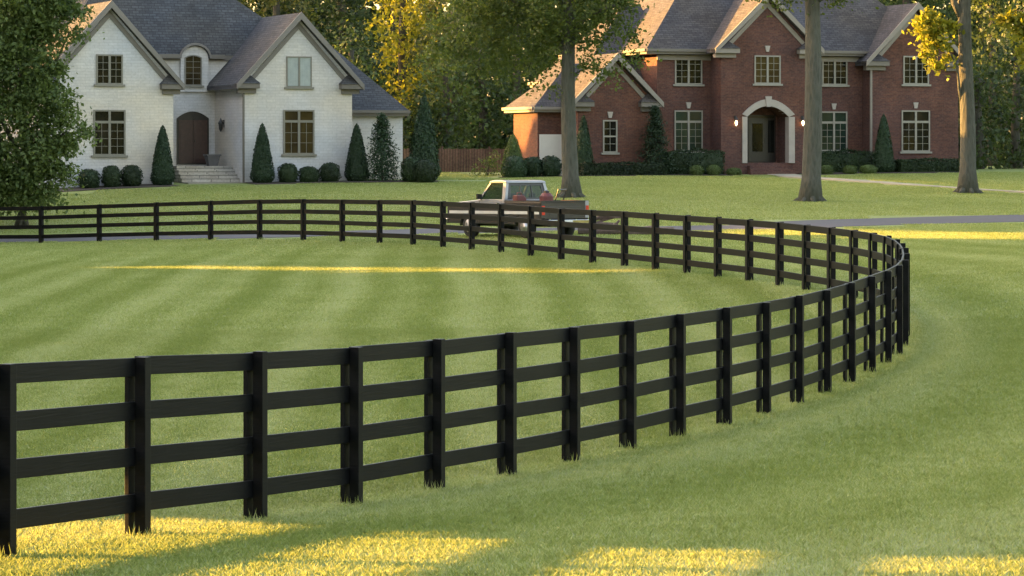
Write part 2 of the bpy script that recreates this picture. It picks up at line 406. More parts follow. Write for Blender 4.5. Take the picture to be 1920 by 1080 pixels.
def gable(h, u0, u1, uc, ze, zr, v0, v1, over, mroof, mtrim, fr=.38, th=.2):
    """gable roof, ridge running back; ze at the eave ends u0-over / u1+over"""
    a = (u0-over, ze); b = (uc, zr); c = (u1+over, ze)
    MB().prism([(a[0], a[1]-th), (b[0], b[1]-th*1.3), (c[0], c[1]-th), c, b, a], v0-fr, v1).build('roof', mroof, h.e)
    w = .23
    mb = MB()
    mb.prism([(a[0]-.02, a[1]-w), (b[0], b[1]-w*1.35), (b[0], b[1]+.03), (a[0]-.02, a[1]+.03)], v0-fr-.05, v0-fr+.03)
    mb.prism([(b[0], b[1]-w*1.35), (c[0]+.02, c[1]-w), (c[0]+.02, c[1]+.03), (b[0], b[1]+.03)], v0-fr-.05, v0-fr+.03)
    mb.build('rake_board', mtrim, h.e)
    # frieze board under the overhang, flat on the wall
    mb = MB(); sl = (zr-ze)/(uc-a[0])
    d = .42
    mb.prism([(u0+.02, ze-.3-.25+over*sl*.6), (uc, zr-.45-.28), (uc, zr-.42), (u0+.02, ze-.28+over*sl*.6)], v0-.05, v0-.003)
    mb.prism([(uc, zr-.45-.28), (u1-.02, ze-.3-.25+over*sl*.6), (u1-.02, ze-.28+over*sl*.6), (uc, zr-.42)], v0-.05, v0-.003)
    mb.build('frieze_board', mtrim, h.e)
def cornice(h, ua, ub, z, v0, mroof, mtrim, fr=.38):
    """short eave return at the foot of a gable"""
    mb = MB(); mb.box(ua, ub, v0-fr, v0+.3, z-.3, z-.08); mb.box(ua+.1, ub-.1, v0-.14, v0+.2, z-.52, z-.303); o = mb.build('eave_return', mtrim, h.e)
    um = (ua+ub)/2
    MB().add([(ua-.04, v0-fr-.04, z-.08), (ub+.04, v0-fr-.04, z-.08), (ub+.04, v0+.3, z-.08), (ua-.04, v0+.3, z-.08), (um-.15, v0, z+.33), (um+.15, v0, z+.33)],
             [(0,3,2,1), (0,1,5,4), (1,2,5), (2,3,4,5), (3,0,4)]).build('return_cap', mroof, o)
def hip(h, u0, u1, v0, v1, ze, zr, ra, rb, mroof, mtrim, gut=True):
    """hip roof: eave rectangle, ridge from ra to rb (u, v)"""
    vs = [(u0,v0,ze),(u1,v0,ze),(u1,v1,ze),(u0,v1,ze),(ra[0],ra[1],zr),(rb[0],rb[1],zr)]
    o = MB().add(vs, [(0,3,2,1),(0,1,5,4),(1,2,5),(2,3,4,5),(3,0,4)]).build('roof', mroof, h.e)
    MB().box(u0+.02, u1-.02, v0+.02, v1-.02, ze-.24, ze-.003).build('fascia', mtrim, h.e)
    if gut:
        mb = MB(); mb.box(u0, u1, v0-.1, v0+.0, ze-.12, ze+.02); mb.box(u0-.1, u0, v0, v1, ze-.12, ze+.02); mb.build('gutter', mtrim, h.e)
    return o

def window(h, px0, px1, py0, py1, v, mf, mg, rows=4, cols=2, leaves=2, transom=0, arch=0, casing=.07, keystone=None, curtain=False, sill=True, label=None, double_hung=False):
    u0, u1 = h.U(px0, v), h.U(px1, v); um = (u0+u1)/2
    z1, z0 = h.Z(py0, um, v), h.Z(py1, um, v)
    fr = MB(); c = casing
    def top(u):
        return z1 - arch*((u-um)/((u1-u0)/2))**2
    if arch:
        n = 10; us = [u0+(u1-u0)*i/n for i in range(n+1)]
        fr.box(u0, u0+c, v-.06, v+.01, z0, top(u0)); fr.box(u1-c, u1, v-.06, v+.01, z0, top(u1))
        for i in range(n):
            fr.prism([(us[i], top(us[i])-c), (us[i+1], top(us[i+1])-c), (us[i+1], top(us[i+1])), (us[i], top(us[i]))], v-.062, v+.01)
    else:
        fr.box(u0, u0+c, v-.06, v+.01, z0, z1); fr.box(u1-c, u1, v-.06, v+.01, z0, z1); fr.box(u0+c, u1-c, v-.06, v+.01, z1-c, z1)
    fr.box(u0+c, u1-c, v-.058, v+.01, z0, z0+c*.8)
    zt = z1
    if transom:
        zt = z1-(z1-z0)*transom; fr.box(u0+c, u1-c, v-.057, v+.01, zt-c*.8, zt+c*.8)
    if leaves == 2: fr.box(um-c*.75, um+c*.75, v-.064, v+.01, z0+c*.8, z1-c if not arch else z1-c*1.1)
    # muntins
    mw = .009
    spans = [(u0+c, um-c*.75), (um+c*.75, u1-c)] if leaves == 2 else [(u0+c, u1-c)]
    zz0, zz1 = z0+c*.8, (zt-c*.8 if transom else z1-c)
    for a, b in spans:
        for i in range(1, cols): x = a+(b-a)*i/cols; fr.box(x-mw, x+mw, v-.035, v-.002, zz0, (z1-c*1.1) if not transom else zz1)
        for j in range(1, rows): z = zz0+(zz1-zz0)*j/rows; fr.box(a, b, v-.0335, v-.002, z-mw, z+mw)
    if double_hung:
        z = (zz0+zz1)/2; fr.box(u0+c, u1-c, v-.05, v-.002, z-.04, z+.04)
    w = fr.build('window', mf, h.e)
    if label: tag(w, label)
    pb = MB()
    if arch: pb.prism([(us[0]+.01, z0+.01)]+[(us[-1]-.01, z0+.01)]+[(u, top(u)-.015) for u in reversed(us)], v-.015, v+.005)
    else: pb.box(u0+.01, u1-.01, v-.015, v+.005, z0+.01, z1-.01)
    pb.build('pane', mg, w)
    if curtain:
        cb = MB()
        for a, b in spans:
            n = 12
            for i in range(n):
                x0 = a+(b-a)*i/n; x1 = a+(b-a)*(i+1)/n; dd = .008 if i % 2 else 0
                cb.box(x0, x1, v-.020-dd, v-.016, z0+c, z1-c)
        cb.build('curtain', M_curt, w)
    if sill: MB().box(u0-.1, u1+.1, v-.1, v+.02, z0-.1, z0-.003).build('sill', mf if not keystone else mf, w)
    if keystone:
        zk = z1+keystone
        MB().prism([(um-.07, zk), (um+.07, zk), (um+.14, zk+.3), (um-.14, zk+.3)], v-.07, v+.01).build('keystone', M_lime, h.e)
    return w
M_curt = plain('curtain_cloth', (.33, .36, .345), .9, .1)

# ---- white house
WH = House('white_stone_house', 458, 144.5, 1.62, 22, 'white painted stone house with steep grey roof, two gables and a recessed arched double door')
h = WH; zb = -1.5
rec = 4.6
# left wing
u0, u1, uc = h.U(78, 0), h.U(325, 0), h.U(205, 0)
ze, zr = h.Z(160, u1, 0), h.Z(2, uc, 0)
ov = h.U(341, 0)-u1; sl = (zr-ze)/(u1+ov-uc)
u0 = uc-(u1-uc)
MB().prism([(u0, zb), (u1, zb), (u1, ze+ov*sl-.25), (uc, zr-.27), (u0, ze+ov*sl-.25)], 0, 9.5).build('wall', M_stone, h.e)
gable(h, u0, u1, uc, ze, zr, 0, 9.5, ov, M_roofg, M_trimw)
cornice(h, u1-.62, u1+ov*.95, ze+.12, 0, M_roofg, M_gutw); cornice(h, u0-ov*.95, u0+.62, ze+.12, 0, M_roofg, M_gutw)
# right wing
u0r, u1r, ucr = h.U(458, 0), h.U(660, 0), h.U(560, 0)
zer, zrr = h.Z(160, u1r, 0), h.Z(24, ucr, 0); ovr = h.U(677, 0)-u1r; slr = (zrr-zer)/(u1r+ovr-ucr)
MB().prism([(u0r, zb), (u1r, zb), (u1r, zer+ovr*slr-.25), (ucr, zrr-.27), (u0r, zer+ovr*slr-.25)], 0, 9).build('wall', M_stone, h.e)
gable(h, u0r, u1r, ucr, zer, zrr, 0, 9, ovr, M_roofg, M_trimw)
cornice(h, u1r-.62, u1r+ovr*.95, zer+.12, 0, M_roofg, M_gutw); cornice(h, u0r-ovr*.95, u0r+.62, zer+.12, 0, M_roofg, M_gutw)
# main body between and behind
um0, um1 = h.U(100, rec), h.U(600, rec)
zem = h.Z(104, h.U(400, rec), rec)
MB().box(um0+.5, um1-.5, rec, rec+4.6, zb, zem-.1).build('wall', M_stone, h.e)
zrm = h.Z(-75, h.U(330, rec+2.6), rec+2.6)
hip(h, um0, um1, rec-.12, rec+5.0, zem, zrm, (h.U(215, rec+2.4), rec+2.4), (h.U(330, rec+2.4), rec+2.4), M_roofg, M_gutw, False)
MB().box(um0, h.U(336, rec), rec-.34, rec-.121, zem-.16, zem+.03).build('gutter', M_gutw, h.e); MB().box(h.U(390, rec), u0r+.4, rec-.34, rec-.121, zem-.16, zem+.03).build('gutter', M_gutw, h.e)
# arched wall dormer breaking the eave
a0, a1 = h.U(337, rec), h.U(389, rec); ac = (a0+a1)/2; ar = (a1-a0)/2
zt = h.Z(86, ac, rec); zsp = zem-.3
def arc(a0_, a1_, zs, zt_, n=14):
    c_ = (a0_+a1_)/2; r_ = (a1_-a0_)/2
    return [(c_+r_*math.cos(math.pi*i/n), zs+(zt_-zs)*math.sin(math.pi*i/n)) for i in range(n+1)]
inner = arc(a0, a1, zem-.15, zt); outer = arc(a0-.07, a1+.07, zem-.15, zt+.09)
MB().prism([(a0, zem-1.7), (a1, zem-1.7)]+inner, rec-.16, rec+.05).build('dormer_wall', M_stone, h.e)
mb = MB()
for i in range(len(inner)-1):
    mb.prism([outer[i], outer[i+1], inner[i+1], inner[i]][::-1], rec-.3, rec+1.9)
mb.build('dormer_roof', M_roofg, h.e)
mb = MB(); inn2 = arc(a0-.02, a1+.02, zem-.15, zt+.02); out2 = arc(a0-.1, a1+.1, zem-.15, zt+.13)
for i in range(len(inn2)-1): mb.prism([out2[i], out2[i+1], inn2[i+1], inn2[i]][::-1], rec-.36, rec-.29)
mb.build('dormer_trim', M_trimw, h.e)
# low right extension
ve = 2.6
e0, e1 = h.U(640, ve), h.U(755, ve); zee = h.Z(208, e1, ve)
MB().box(e0, e1, ve, ve+5.5, zb, zee-.1).build('wall', M_stone, h.e)
ee = h.U(768, ve-.4); rr_ = h.U(606, ve+2.8)
hip(h, e0-3, ee, ve-.4, ve+6.0, zee, h.Z(74, rr_, ve+2.8), (rr_-2.5, ve+2.8), (rr_, ve+2.8), M_roofg, M_gutw)
# windows
window(h, 180, 230, 102, 158, 0, M_winw, M_gl, rows=4)
window(h, 175, 235, 206, 291, 0, M_winw, M_gl, rows=4, transom=.27)
window(h, 346, 378, 103, 160, rec-.163, M_winw, M_glw, rows=5, cols=2, leaves=1, arch=.12, casing=.05)
window(h, 537, 584, 106, 163, 0, M_winw, M_glc, rows=1, cols=1, curtain=True, casing=.05, label='upstairs window with pale blue curtains drawn')
window(h, 531, 589, 206, 289, 0, M_winw, M_glw, rows=3, transom=.26, label='ground floor casement window with a warm amber glow inside')
# recessed door with arched head
d0, d1 = h.U(331, rec), h.U(391, rec); dc = (d0+d1)/2; zd0 = h.Z(308, dc, rec); zd1 = h.Z(209, dc, rec); zs = h.Z(222, dc, rec)
def arcp(a, b, zs_, zt_, n=12): return [(b+(a-b)*i/n, zs_+(zt_-zs_)*(1-(2*i/n-1)**2)) for i in range(n+1)]
dr = MB().prism([(d0, zd0), (d1, zd0)]+arcp(d0, d1, zs, zd1), rec-.06, rec+.02).build('door', M_doord, h.e)
for a, b in ((d0+.09, dc-.01), (dc+.01, d1-.09)):
    mb = MB(); mb.box(a, b, rec-.10, rec-.063, zd0+.05, zs-.08)
    lf = mb.build('door_leaf', M_doorw, dr)
    for k in range(3):
        zz = zd0+.18+k*(zs-zd0-.3)/3; MB().box(a+.1, b-.1, rec-.118, rec-.103, zz, zz+(zs-zd0-.3)/3-.12).build('door_panel', M_doorw, lf)
MB().lathe([(.02, 0), (.02, .12)], (dc+.07, rec-.13, (zd0+zs)/2-.05), 8).build('handle', M_iron, dr)
# right side light strip
# steps: landing and treads
st = MB(); s0, s1 = h.U(331, 2.6), h.U(459, 2.6)-.02
zl = h.Z(311, s0, rec)
s1 = u0r-.015
st.box(s0-.25, s1, 1.7, rec-.003, -.6, zl)
for k in range(4):
    st.box(s0-.25-.02*k, s1+(.0 if k < 1 else 0), 1.7-.34*(k+1), 1.7-.34*k-.002, -.6, zl-(zl+.1)/4.6*(k+1))
st.build('front_steps', M_step, h.e)
MB().box(s0-.3, s1, -.35, .33, -.62, -.0).build('step_landing', M_conc, h.e)
# downspout and lantern
MB().box(u0r-.09, u0r-.01, -.09, .0, -.2, zer-.1).build('downspout', M_gutw, h.e)
def lantern(h, loc, rz, lit, nm, name='wall_lantern'):
    t = empty(name, loc, rz)
    mb = MB(); mb.lathe([(.0, .0), (.03, .02), (.085, .12), (.10, .3), (.11, .42)], (0, -.16, -.3), 6)
    if lit:
        MB().lathe([(.01, -.26), (.03, -.22), (.06, -.15), (.06, -.06), (.03, .0)], (0, -.16, 0), 8).build('bulb', M_bulb, t)
        mb = MB(); mb.lathe([(.02, -.33), (.055, -.29), (.05, -.27)], (0, -.16, 0), 6)
        for k in range(4):
            a = math.pi/4+k*math.pi/2; mb.tube([(.06*math.cos(a), -.16+.06*math.sin(a), -.28), (.095*math.cos(a), -.16+.095*math.sin(a), .05)], [.008, .008], 4)
        mb.build('lamp_cage', M_iron, t)
    else: mb.build('lamp_body', M_iron, t)
    MB().lathe([(.13, .05), (.12, .13), (.05, .24), (.015, .34)] if not lit else [(.115, .05), (.09, .1), (.03, .17), (.01, .22)], (0, -.16, 0), 6).build('lamp_cap', M_iron, t)
    MB().box(-.02, .02, -.17, 0, .2, .23).add([], []).box(-.05, .05, -.02, .0, -.1, .25).build('bracket', M_iron, t)
    tag(t, nm, 'wall lamp'); return t
lv = 3.1; lz = CH-(235-HZ)*WH.W(u0r, lv)[1]/F
lx, ly = WH.W(u0r-.01, lv)
lantern(h, (lx, ly, lz), R(22-90), False, 'unlit black iron lantern on the white wall beside the arched brown door')
# planter on the landing
px_, py_ = WH.W(s1-.62, 2.9)
t = empty('planter', (px_, py_, WH.zg+zl+.003), R(22)); tag(t, 'dark grey flared square planter on the stone landing under the lantern', 'planter')
MB().add([(-.2,-.2,0),(.2,-.2,0),(.2,.2,0),(-.2,.2,0),(-.3,-.3,.46),(.3,-.3,.46),(.3,.3,.46),(-.3,.3,.46)], [(0,3,2,1),(0,1,5,4),(1,2,6,5),(2,3,7,6),(3,0,4,7),(4,5,6,7)]).build('pot_body', M_pot, t)
mb = MB(); mb.box(-.34,.34,-.34,-.26,.46,.53); mb.box(-.34,.34,.26,.34,.46,.53); mb.box(-.34,-.26,-.26,.26,.46,.53); mb.box(.26,.34,-.26,.26,.46,.53); mb.build('rim', M_pot, t)
MB().box(-.26,.26,-.26,.26,.463,.49).build('soil', M_mulch, t)

# ---- brick house
BH = House('red_brick_house', 1352, 157.5, 1.98, 20, 'large red brick house with grey hip roof and a cream arched front porch')
h = BH
vm = 1.3                              # main front plane, centre block stands at v = 0
ml = h.U(1232, vm); mr = h.U(1760, vm)
zem = h.Z(93, h.U(1280, vm), vm)
MB().box(ml, mr, vm, vm+11, zb, zem-.12).build('wall', M_brick, h.e)
cm = h.U(1212, vm-.45)
depth = 11.9
zr_ = zem+5.9
hip(h, cm, mr+.45, vm-.45, vm-.45+depth, zem, zr_, (cm+5.95, vm-.45+depth/2), (mr+.45-5.95, vm-.45+depth/2), M_roofb, M_gutw)
MB().box(ml-.02, h.U(1352, 0)-.01, vm-.09, vm-.003, zem-.52, zem-.27).build('frieze_board', M_trimb, h.e)
MB().box(h.U(1524, 0)+.01, h.U(1626, vm), vm-.09, vm-.003, zem-.52, zem-.27).build('frieze_board', M_trimb, h.e)
# centre block with arched opening
c0, c1 = 0.0, h.U(1523, 0); cc = h.U(1433, 0)
zce = h.Z(92, c0, 0); zcr = h.Z(-14, cc, 0); ovc = .45
cc = (c0+c1)/2; slc = (zcr-zce)/(c1+ovc-cc)
o0, o1 = h.U(1400, 0), h.U(1478, 0); zo = h.Z(305, (o0+o1)/2, 0); zsp = h.Z(219, (o0+o1)/2, 0); zot = h.Z(199, (o0+o1)/2, 0)
poly = [(c0, zb), (o0, zb)]+[(o0, zsp)]+arcp(o0, o1, zsp, zot)[::-1][1:-1]+[(o1, zsp), (o1, zb), (c1, zb), (c1, zce+ovc*slc-.25), (cc, zcr-.27), (c0, zce+ovc*slc-.25)]
MB().prism(poly, 0, vm-.003).build('wall', M_brick, h.e)
MB().prism([(c0, zce-.3), (c1, zce-.3), (c1, zce+ovc*slc-.25), (cc, zcr-.27), (c0, zce+ovc*slc-.25)], vm+.003, vm+4).build('gable_wall', M_brick, h.e)
gable(h, c0, c1, cc, zce, zcr, 0, vm+5.6, ovc, M_roofb, M_trimb)
cornice(h, c0-ovc, c0+.85, zce+.1, 0, M_roofb, M_trimb); cornice(h, c1-.85, c1+ovc, zce+.1, 0, M_roofb, M_trimb)
# cream arch surround
mb = MB(); q0, q1 = h.U(1391, 0), h.U(1489, 0); zq = h.Z(186, (q0+q1)/2, 0)
mb.box(q0, o0+.002, -.09, .35, zo-.02, zsp); mb.box(o1-.002, q1, -.09, .35, zo-.02, zsp)
ia = arcp(o0, o1, zsp, zot, 16); oa = arcp(q0, q1, zsp+.12, zq, 16)
for i in range(16): mb.prism([ia[i], ia[i+1], oa[i+1], oa[i]] if False else [oa[i+1], ia[i+1], ia[i], oa[i]], -.09, .35)
ar_o = mb.build('arch_surround', M_lime, h.e)
um = (o0+o1)/2
MB().prism([(um-.1, zot-.04), (um+.1, zot-.04), (um+.17, zq+.14), (um-.17, zq+.14)], -.16, -.093).build('keystone', M_lime, ar_o)
# porch interior: brick liner is the block itself; door at the main wall
p0, p1 = o0+.12, o1-.12; zd0 = zo; zdt = zsp+.1
dr = MB().box(p0, p1, vm-.06, vm-.004, zd0, zdt).build('door', M_doord, h.e)
pm = (p0+p1)/2
MB().box(pm-.5, pm+.5, vm-.11, vm-.063, zd0+.05, zd0+2.15).build('door_leaf', M_doord, dr)
MB().box(pm-.28, pm+.28, vm-.125, vm-.113, zd0+.55, zd0+1.95).build('pane', M_gl, dr)
MB().box(p0+.1, pm-.6, vm-.10, vm-.063, zd0+.5, zd0+2.1).build('sidelight', M_glg, dr); MB().box(pm+.6, p1-.1, vm-.10, vm-.063, zd0+.5, zd0+2.1).build('sidelight', M_gl, dr)
MB().box(p0+.1, p1-.1, vm-.10, vm-.063, zd0+2.25, zdt-.08).build('transom', M_glw, dr)
MB().lathe([(.02, 0), (.02, .14)], (pm+.4, vm-.14, zd0+1.0), 8).build('handle', M_iron, dr)
mb = MB(); mb.box(o0+.002, o1-.002, .0, vm-.065, zb, zo-.003)
for k in range(4): mb.box(o0+.05-.12*k, o1-.05+.12*k, -.32*(k+1), -.32*k-.003, zb, zo-.003-.155*(k+1))
mb.build('brick_steps', M_brick, h.e)
# right wing
vr = .35
r0, r1 = h.U(1633, vr), h.U(1797, vr); rc = (r0+r1)/2
zre = h.Z(116, r0, vr); zrr2 = h.Z(6, rc, vr); ovr2 = .42; slr = (zrr2-zre)/(r1+ovr2-rc)
MB().prism([(r0, zb), (r1, zb), (r1, zre+ovr2*slr-.25), (rc, zrr2-.27), (r0, zre+ovr2*slr-.25)], vr, vm+8).build('wall', M_brick, h.e)
gable(h, r0, r1, rc, zre, zrr2, vr, vm+8, ovr2, M_roofb, M_trimb)
cornice(h, r0-ovr2, r0+.85, zre+.1, vr, M_roofb, M_gutw); cornice(h, r1-.85, r1+ovr2, zre+.1, vr, M_roofb, M_gutw)
MB().box(r0-.07, r0+.03, vr-.1, vr-.003, 0, zre-.1).build('downspout', M_trimb, h.e)
# left one-storey gable wing
vl = -.2
l0, l1 = h.U(1084, vl), h.U(1222, vl); 
zle = h.Z(193, l1, vl); ovl = h.U(1238, vl)-l1; lc = (l0+l1)/2; zlr = h.Z(100, lc, vl); sll = (zlr-zle)/(l1+ovl-lc)
MB().prism([(l0, zb), (l1, zb), (l1, zle+ovl*sll-.25), (lc, zlr-.27), (l0, zle+ovl*sll-.25)], vl, vm+5).build('wall', M_brick, h.e)
gable(h, l0, l1, lc, zle, zlr, vl, vm+5, ovl, M_roofb, M_trimb)
cornice(h, l1-.7, l1+ovl, zle+.1, vl, M_roofb, M_gutw); cornice(h, l0-ovl, l0+.7, zle+.1, vl, M_roofb, M_gutw)
# middle block behind it, its own hip roof
vk = 3.0
k0 = h.U(1085, vk); k1 = cm+3; zke = h.Z(150, k0, vk); zkr = h.Z(10, h.U(1165, vk+3.4), vk+3.4)
MB().box(k0+.3, k1, vk+.3, vk+7.5, zb, zke-.1).build('wall', M_brick, h.e)
hip(h, k0, k1, vk, vk+7, zke, zkr, (h.U(1166, vk+3.5), vk+3.5), (k1-1, vk+3.5), M_roofb, M_trimb)
# garage at the far left
vg = 1.3
g0, g1 = h.U(1008, vg), h.U(1088, vg); zge = h.Z(201, g0, vg)
gd = 3.4
MB().box(g0, g1+1, vg, vg+gd, zb, zge-.15).build('wall', M_brick, h.e)
gu0 = h.U(1000, vg-.4); 
hip(h, gu0, g1+2.2, vg-.45, vg+gd+.45, zge, h.Z(119, h.U(1064, vg+1.7), vg+1.7), (h.U(1064, vg+1.7), vg+gd/2), (g1+.6, vg+gd/2), M_roofb, M_trimb)
q0_, q1_ = h.U(1011, vg), h.U(1056, vg)
gdr = MB().box(q0_, q1_, vg-.05, vg-.003, zb, h.Z(252, q0_, vg)).build('garage_door', M_garage, h.e)
# windows
window(h, 1265, 1316, 106, 158, vm, M_winb, M_gl, rows=4)
window(h, 1264, 1317, 207, 283, vm, M_winb, M_glg, rows=4, transom=.28, keystone=.1)
window(h, 1414, 1463, 104, 157, 0, M_winb, M_glw, rows=4, keystone=.18, label='upstairs window over the porch with a golden reflection')
window(h, 1541, 1588, 107, 159, vm, M_winb, M_gl, rows=4)
window(h, 1538, 1588, 209, 283, vm, M_winb, M_glg, rows=4, transom=.28, keystone=.1)
window(h, 1693, 1741, 105, 158, vr, M_winb, M_gl, rows=4)
window(h, 1690, 1743, 207, 284, vr, M_winb, M_gl, rows=4, transom=.28, keystone=.1)
window(h, 1130, 1157, 225, 286, vl, M_winb, M_gl, rows=4, cols=2, leaves=1, double_hung=True, keystone=.1, label='single narrow sash window in the low left wing')
for px, nm in ((1378, 'lit black wall lamp on brick, left of the cream arch'), (1503, 'lit black wall lamp on brick, right of the cream arch beside the trunk')):
    u = h.U(px, 0); x, y = h.W(u, -.003); lantern(h, (x, y, h.zg+h.Z(233, u, 0)+.18), R(20), True, nm)

# walk from the porch steps to the right
wk = [(h.W(um, -1.6)[0], h.W(um, -1.6)[1])]+[G(px, py, 100, 156)[:2] for px, py in [(1500,333),(1560,337),(1640,342.5),(1730,349),(1830,356),(1920,361),(2050,367)]]
ROADS.append(strip('front_walk', wk, [1.35]*8, M_conc, .05))

# ------------------------------------------------------------------ planting beds
BEDS = []
def bed(h, pts):
    """ribbon bed: list of (px, v centre, width)"""
    P = [h.W(h.U(px, v), v) for px, v, w in pts]
    ROADS.append(strip('planting_bed', P, [w for _, _, w in pts], M_mulch, .03, 4))
bed(WH, [(60, -1.1, 2.0), (200, -1.0, 2.0), (325, -.9, 1.8)])
bed(WH, [(466, -1.0, 1.8), (600, -1.0, 1.9), (700, -1.2, 2.0), (815, -1.0, 2.2)])
bed(BH, [(940, .2, 2.2), (1060, -.5, 2.2), (1200, -1.3, 2.0), (1300, -.9, 2.4), (1385, -1.2, 1.8)])
bed(BH, [(1500, -1.2, 1.8), (1600, -.8, 2.2), (1700, -.9, 2.0), (1810, -.9, 2.0)])

# ------------------------------------------------------------------ shrubs
def shell(n, prof, hgt, bumpy=.08, seed=0):
    """points + normals on a surface of revolution; prof(t)->radius"""
    r_ = np.random.default_rng(seed)
    t = r_.random(n*2); rad = np.array([prof(q) for q in t]); keep = r_.random(n*2) < rad/rad.max()*.9+.1; t = t[keep][:n]; rad = rad[keep][:n]
    a = r_.random(len(t))*2*math.pi
    lump = 1+bumpy*(np.sin(a*3+t*9+seed)+np.sin(a*5-t*13+seed*2)+.8*np.sin(a*9+t*31))*.5
    rr = rad*lump*(.88+.14*r_.random(len(t)))
    C = np.stack([rr*np.cos(a), rr*np.sin(a), t*hgt], 1)
    e = .02; dr = np.array([(prof(min(q+e, 1))-prof(max(q-e, 0)))/(2*e) for q in t])/hgt
    Nn = np.stack([np.cos(a), np.sin(a), -dr], 1); Nn /= np.linalg.norm(Nn, axis=1)[:, None]
    return C, Nn
def core(prof, hgt, sc_=.86, seg=20, rings=14):
    mb = MB(); mb.lathe([(prof(max(i/rings, .001))*sc_, i/rings*hgt*.97+.01) for i in range(rings+1)], (0,0,0), seg); return mb
def round_prof(r): return lambda t: r*math.sqrt(max(0, 1-(abs(t-.45)/.56)**2.6))*1.0
def cone_prof(r): return lambda t: r*(min(1, (t+.05)/.16)**.5)*(1-t)**.62*(1 if t < .98 else .5)
def shrub(kind, name, x, y, r, hgt, m, label, group, n=1500, leaf=.07, seed=0, bumpy=.13):
    prof = round_prof(r) if kind == 'round' else cone_prof(r)
    C, Nn = shell(n, prof, hgt, bumpy, seed)
    q = leaf_quads(C, leaf, Nn, .7, .7)
    o = quads_obj(name, q, m, loc=(x, y, tz(x, y)-.02), extra=core(prof, hgt))
    tag(o, label, 'shrub', group); return o
def hs(h, px, v, py_top, wpx):
    u = h.U(px, v); x, y = h.W(u, v); z = tz(x, y); top = CH-(py_top-HZ)*y/F
    return x, y, max(.3, top-z), wpx*y/F/2
sd = 1
for px, pt, w, lb in [(167,316,42,'round clipped dark boxwood beside the big leafy tree, leftmost of three'), (209,309,38,'round clipped dark boxwood, middle of the three left of the white house door'), (247,308,40,'round clipped dark boxwood next to the cone shrub left of the door')]:
    x, y, hh, r = hs(WH, px, -.9, pt, w); shrub('round', 'boxwood', x, y, r, hh, M_L['box'], lb, 'boxwoods at the white house', seed=sd); sd += 1
for px, pt, w, lb in [(540,305,38,'round clipped boxwood right of the cone beneath the amber window'), (579,311,38,'low round boxwood under the amber window, middle of three'), (618,304,40,'round clipped boxwood at the right corner of the white gable')]:
    x, y, hh, r = hs(WH, px, -.9, pt, w); shrub('round', 'boxwood', x, y, r, hh, M_L['box'], lb, 'boxwoods at the white house', seed=sd); sd += 1
x, y, hh, r = hs(WH, 305, -.8, 234, 50); shrub('cone', 'conical_arborvitae', x, y, r, hh, M_L['cone'], 'clipped cone evergreen left of the arched brown door', 'cone evergreens', 4000, .075, 11, .05)
x, y, hh, r = hs(WH, 492, -.8, 230, 50); shrub('cone', 'conical_arborvitae', x, y, r, hh, M_L['cone'], 'clipped cone evergreen right of the stone steps', 'cone evergreens', 4000, .075, 12, .05)
x, y, hh, r = hs(WH, 669, -.9, 231, 50); shrub('cone', 'conical_arborvitae', x, y, r, hh, M_L['cone'], 'cone evergreen at the right corner of the white gable wall', 'cone evergreens', 4000, .08, 13, .08)
x, y, hh, r = hs(WH, 795, -1.2, 178, 66); shrub('cone', 'spruce', x, y, r, hh, M_L['cone'], 'tall dark cone evergreen standing just right of the white house', 'cone evergreens', 6500, .1, 15, .12)
x, y, hh, r = hs(WH, 797, -2.6, 298, 46); shrub('round', 'boxwood', x, y, r, hh, M_L['box'], 'round dark shrub at the foot of the tall evergreen', None, 1800, .08, 16)
x, y, hh, r = hs(WH, 772, -2.0, 292, 40); shrub('round', 'boxwood', x, y, r, hh, M_L['box'], 'dark round shrub between the white extension and the tall evergreen', None, 1600, .08, 17)
x, y, hh, r = hs(BH, 1657, -.75, 213, 46); shrub('cone', 'conical_arborvitae', x, y, r, hh, M_L['cone'], 'clipped cone evergreen in front of the right brick wing', 'cone evergreens', 4000, .075, 14, .04)
x, y, hh, r = hs(BH, 1094, -.8, 215, 44); shrub('cone', 'conical_arborvitae', x, y, r, hh, M_L['cone'], 'dark cone evergreen just right of the big centre trunk', 'cone evergreens', 4000, .08, 18, .1)
x, y, hh, r = hs(BH, 962, 0, 250, 52); shrub('cone', 'sunlit_arborvitae', x, y, r, hh, M_L['light'], 'sunlit yellow green cone shrub at the garage corner', None, 2600, .09, 19, .12)  # lighter leaf colour stands in for the sun on this cone
for px, pt, w, v, m, lb in [(966,291,44,-1.2,'cone','round green shrub left of the garage door, in front of the yellow cone'), (1000,293,40,-.6,'cone','round blue green shrub before the garage door'), (1033,291,40,-1.0,'cone','round blue green shrub against the left edge of the centre trunk')]:
    x, y, hh, r = hs(BH, px, v, pt, w); shrub('round', 'round_shrub', x, y, r, hh, M_L[m], lb, 'round shrubs by the garage', 1500, .085, sd); sd += 1
for px, pt, w, lb in [(1306,309,26,'small pale round shrub before the hedge, left of the porch'), (1338,308,26,'small pale round shrub nearest the porch on its left'), (1376,314,28,'small dull shrub at the left foot of the porch steps'),
                  (1550,309,26,'small pale round shrub just right of the middle trunk'), (1594,309,26,'small pale round shrub, middle of three before the right hedge'), (1628,308,32,'small pale round shrub left of the right cone evergreen')]:
    x, y, hh, r = hs(BH, px, -1.7, pt, w); shrub('round', 'small_shrub', x, y, r, hh, M_L['light'], lb, 'small shrubs at the brick house', 800, .07, sd); sd += 1
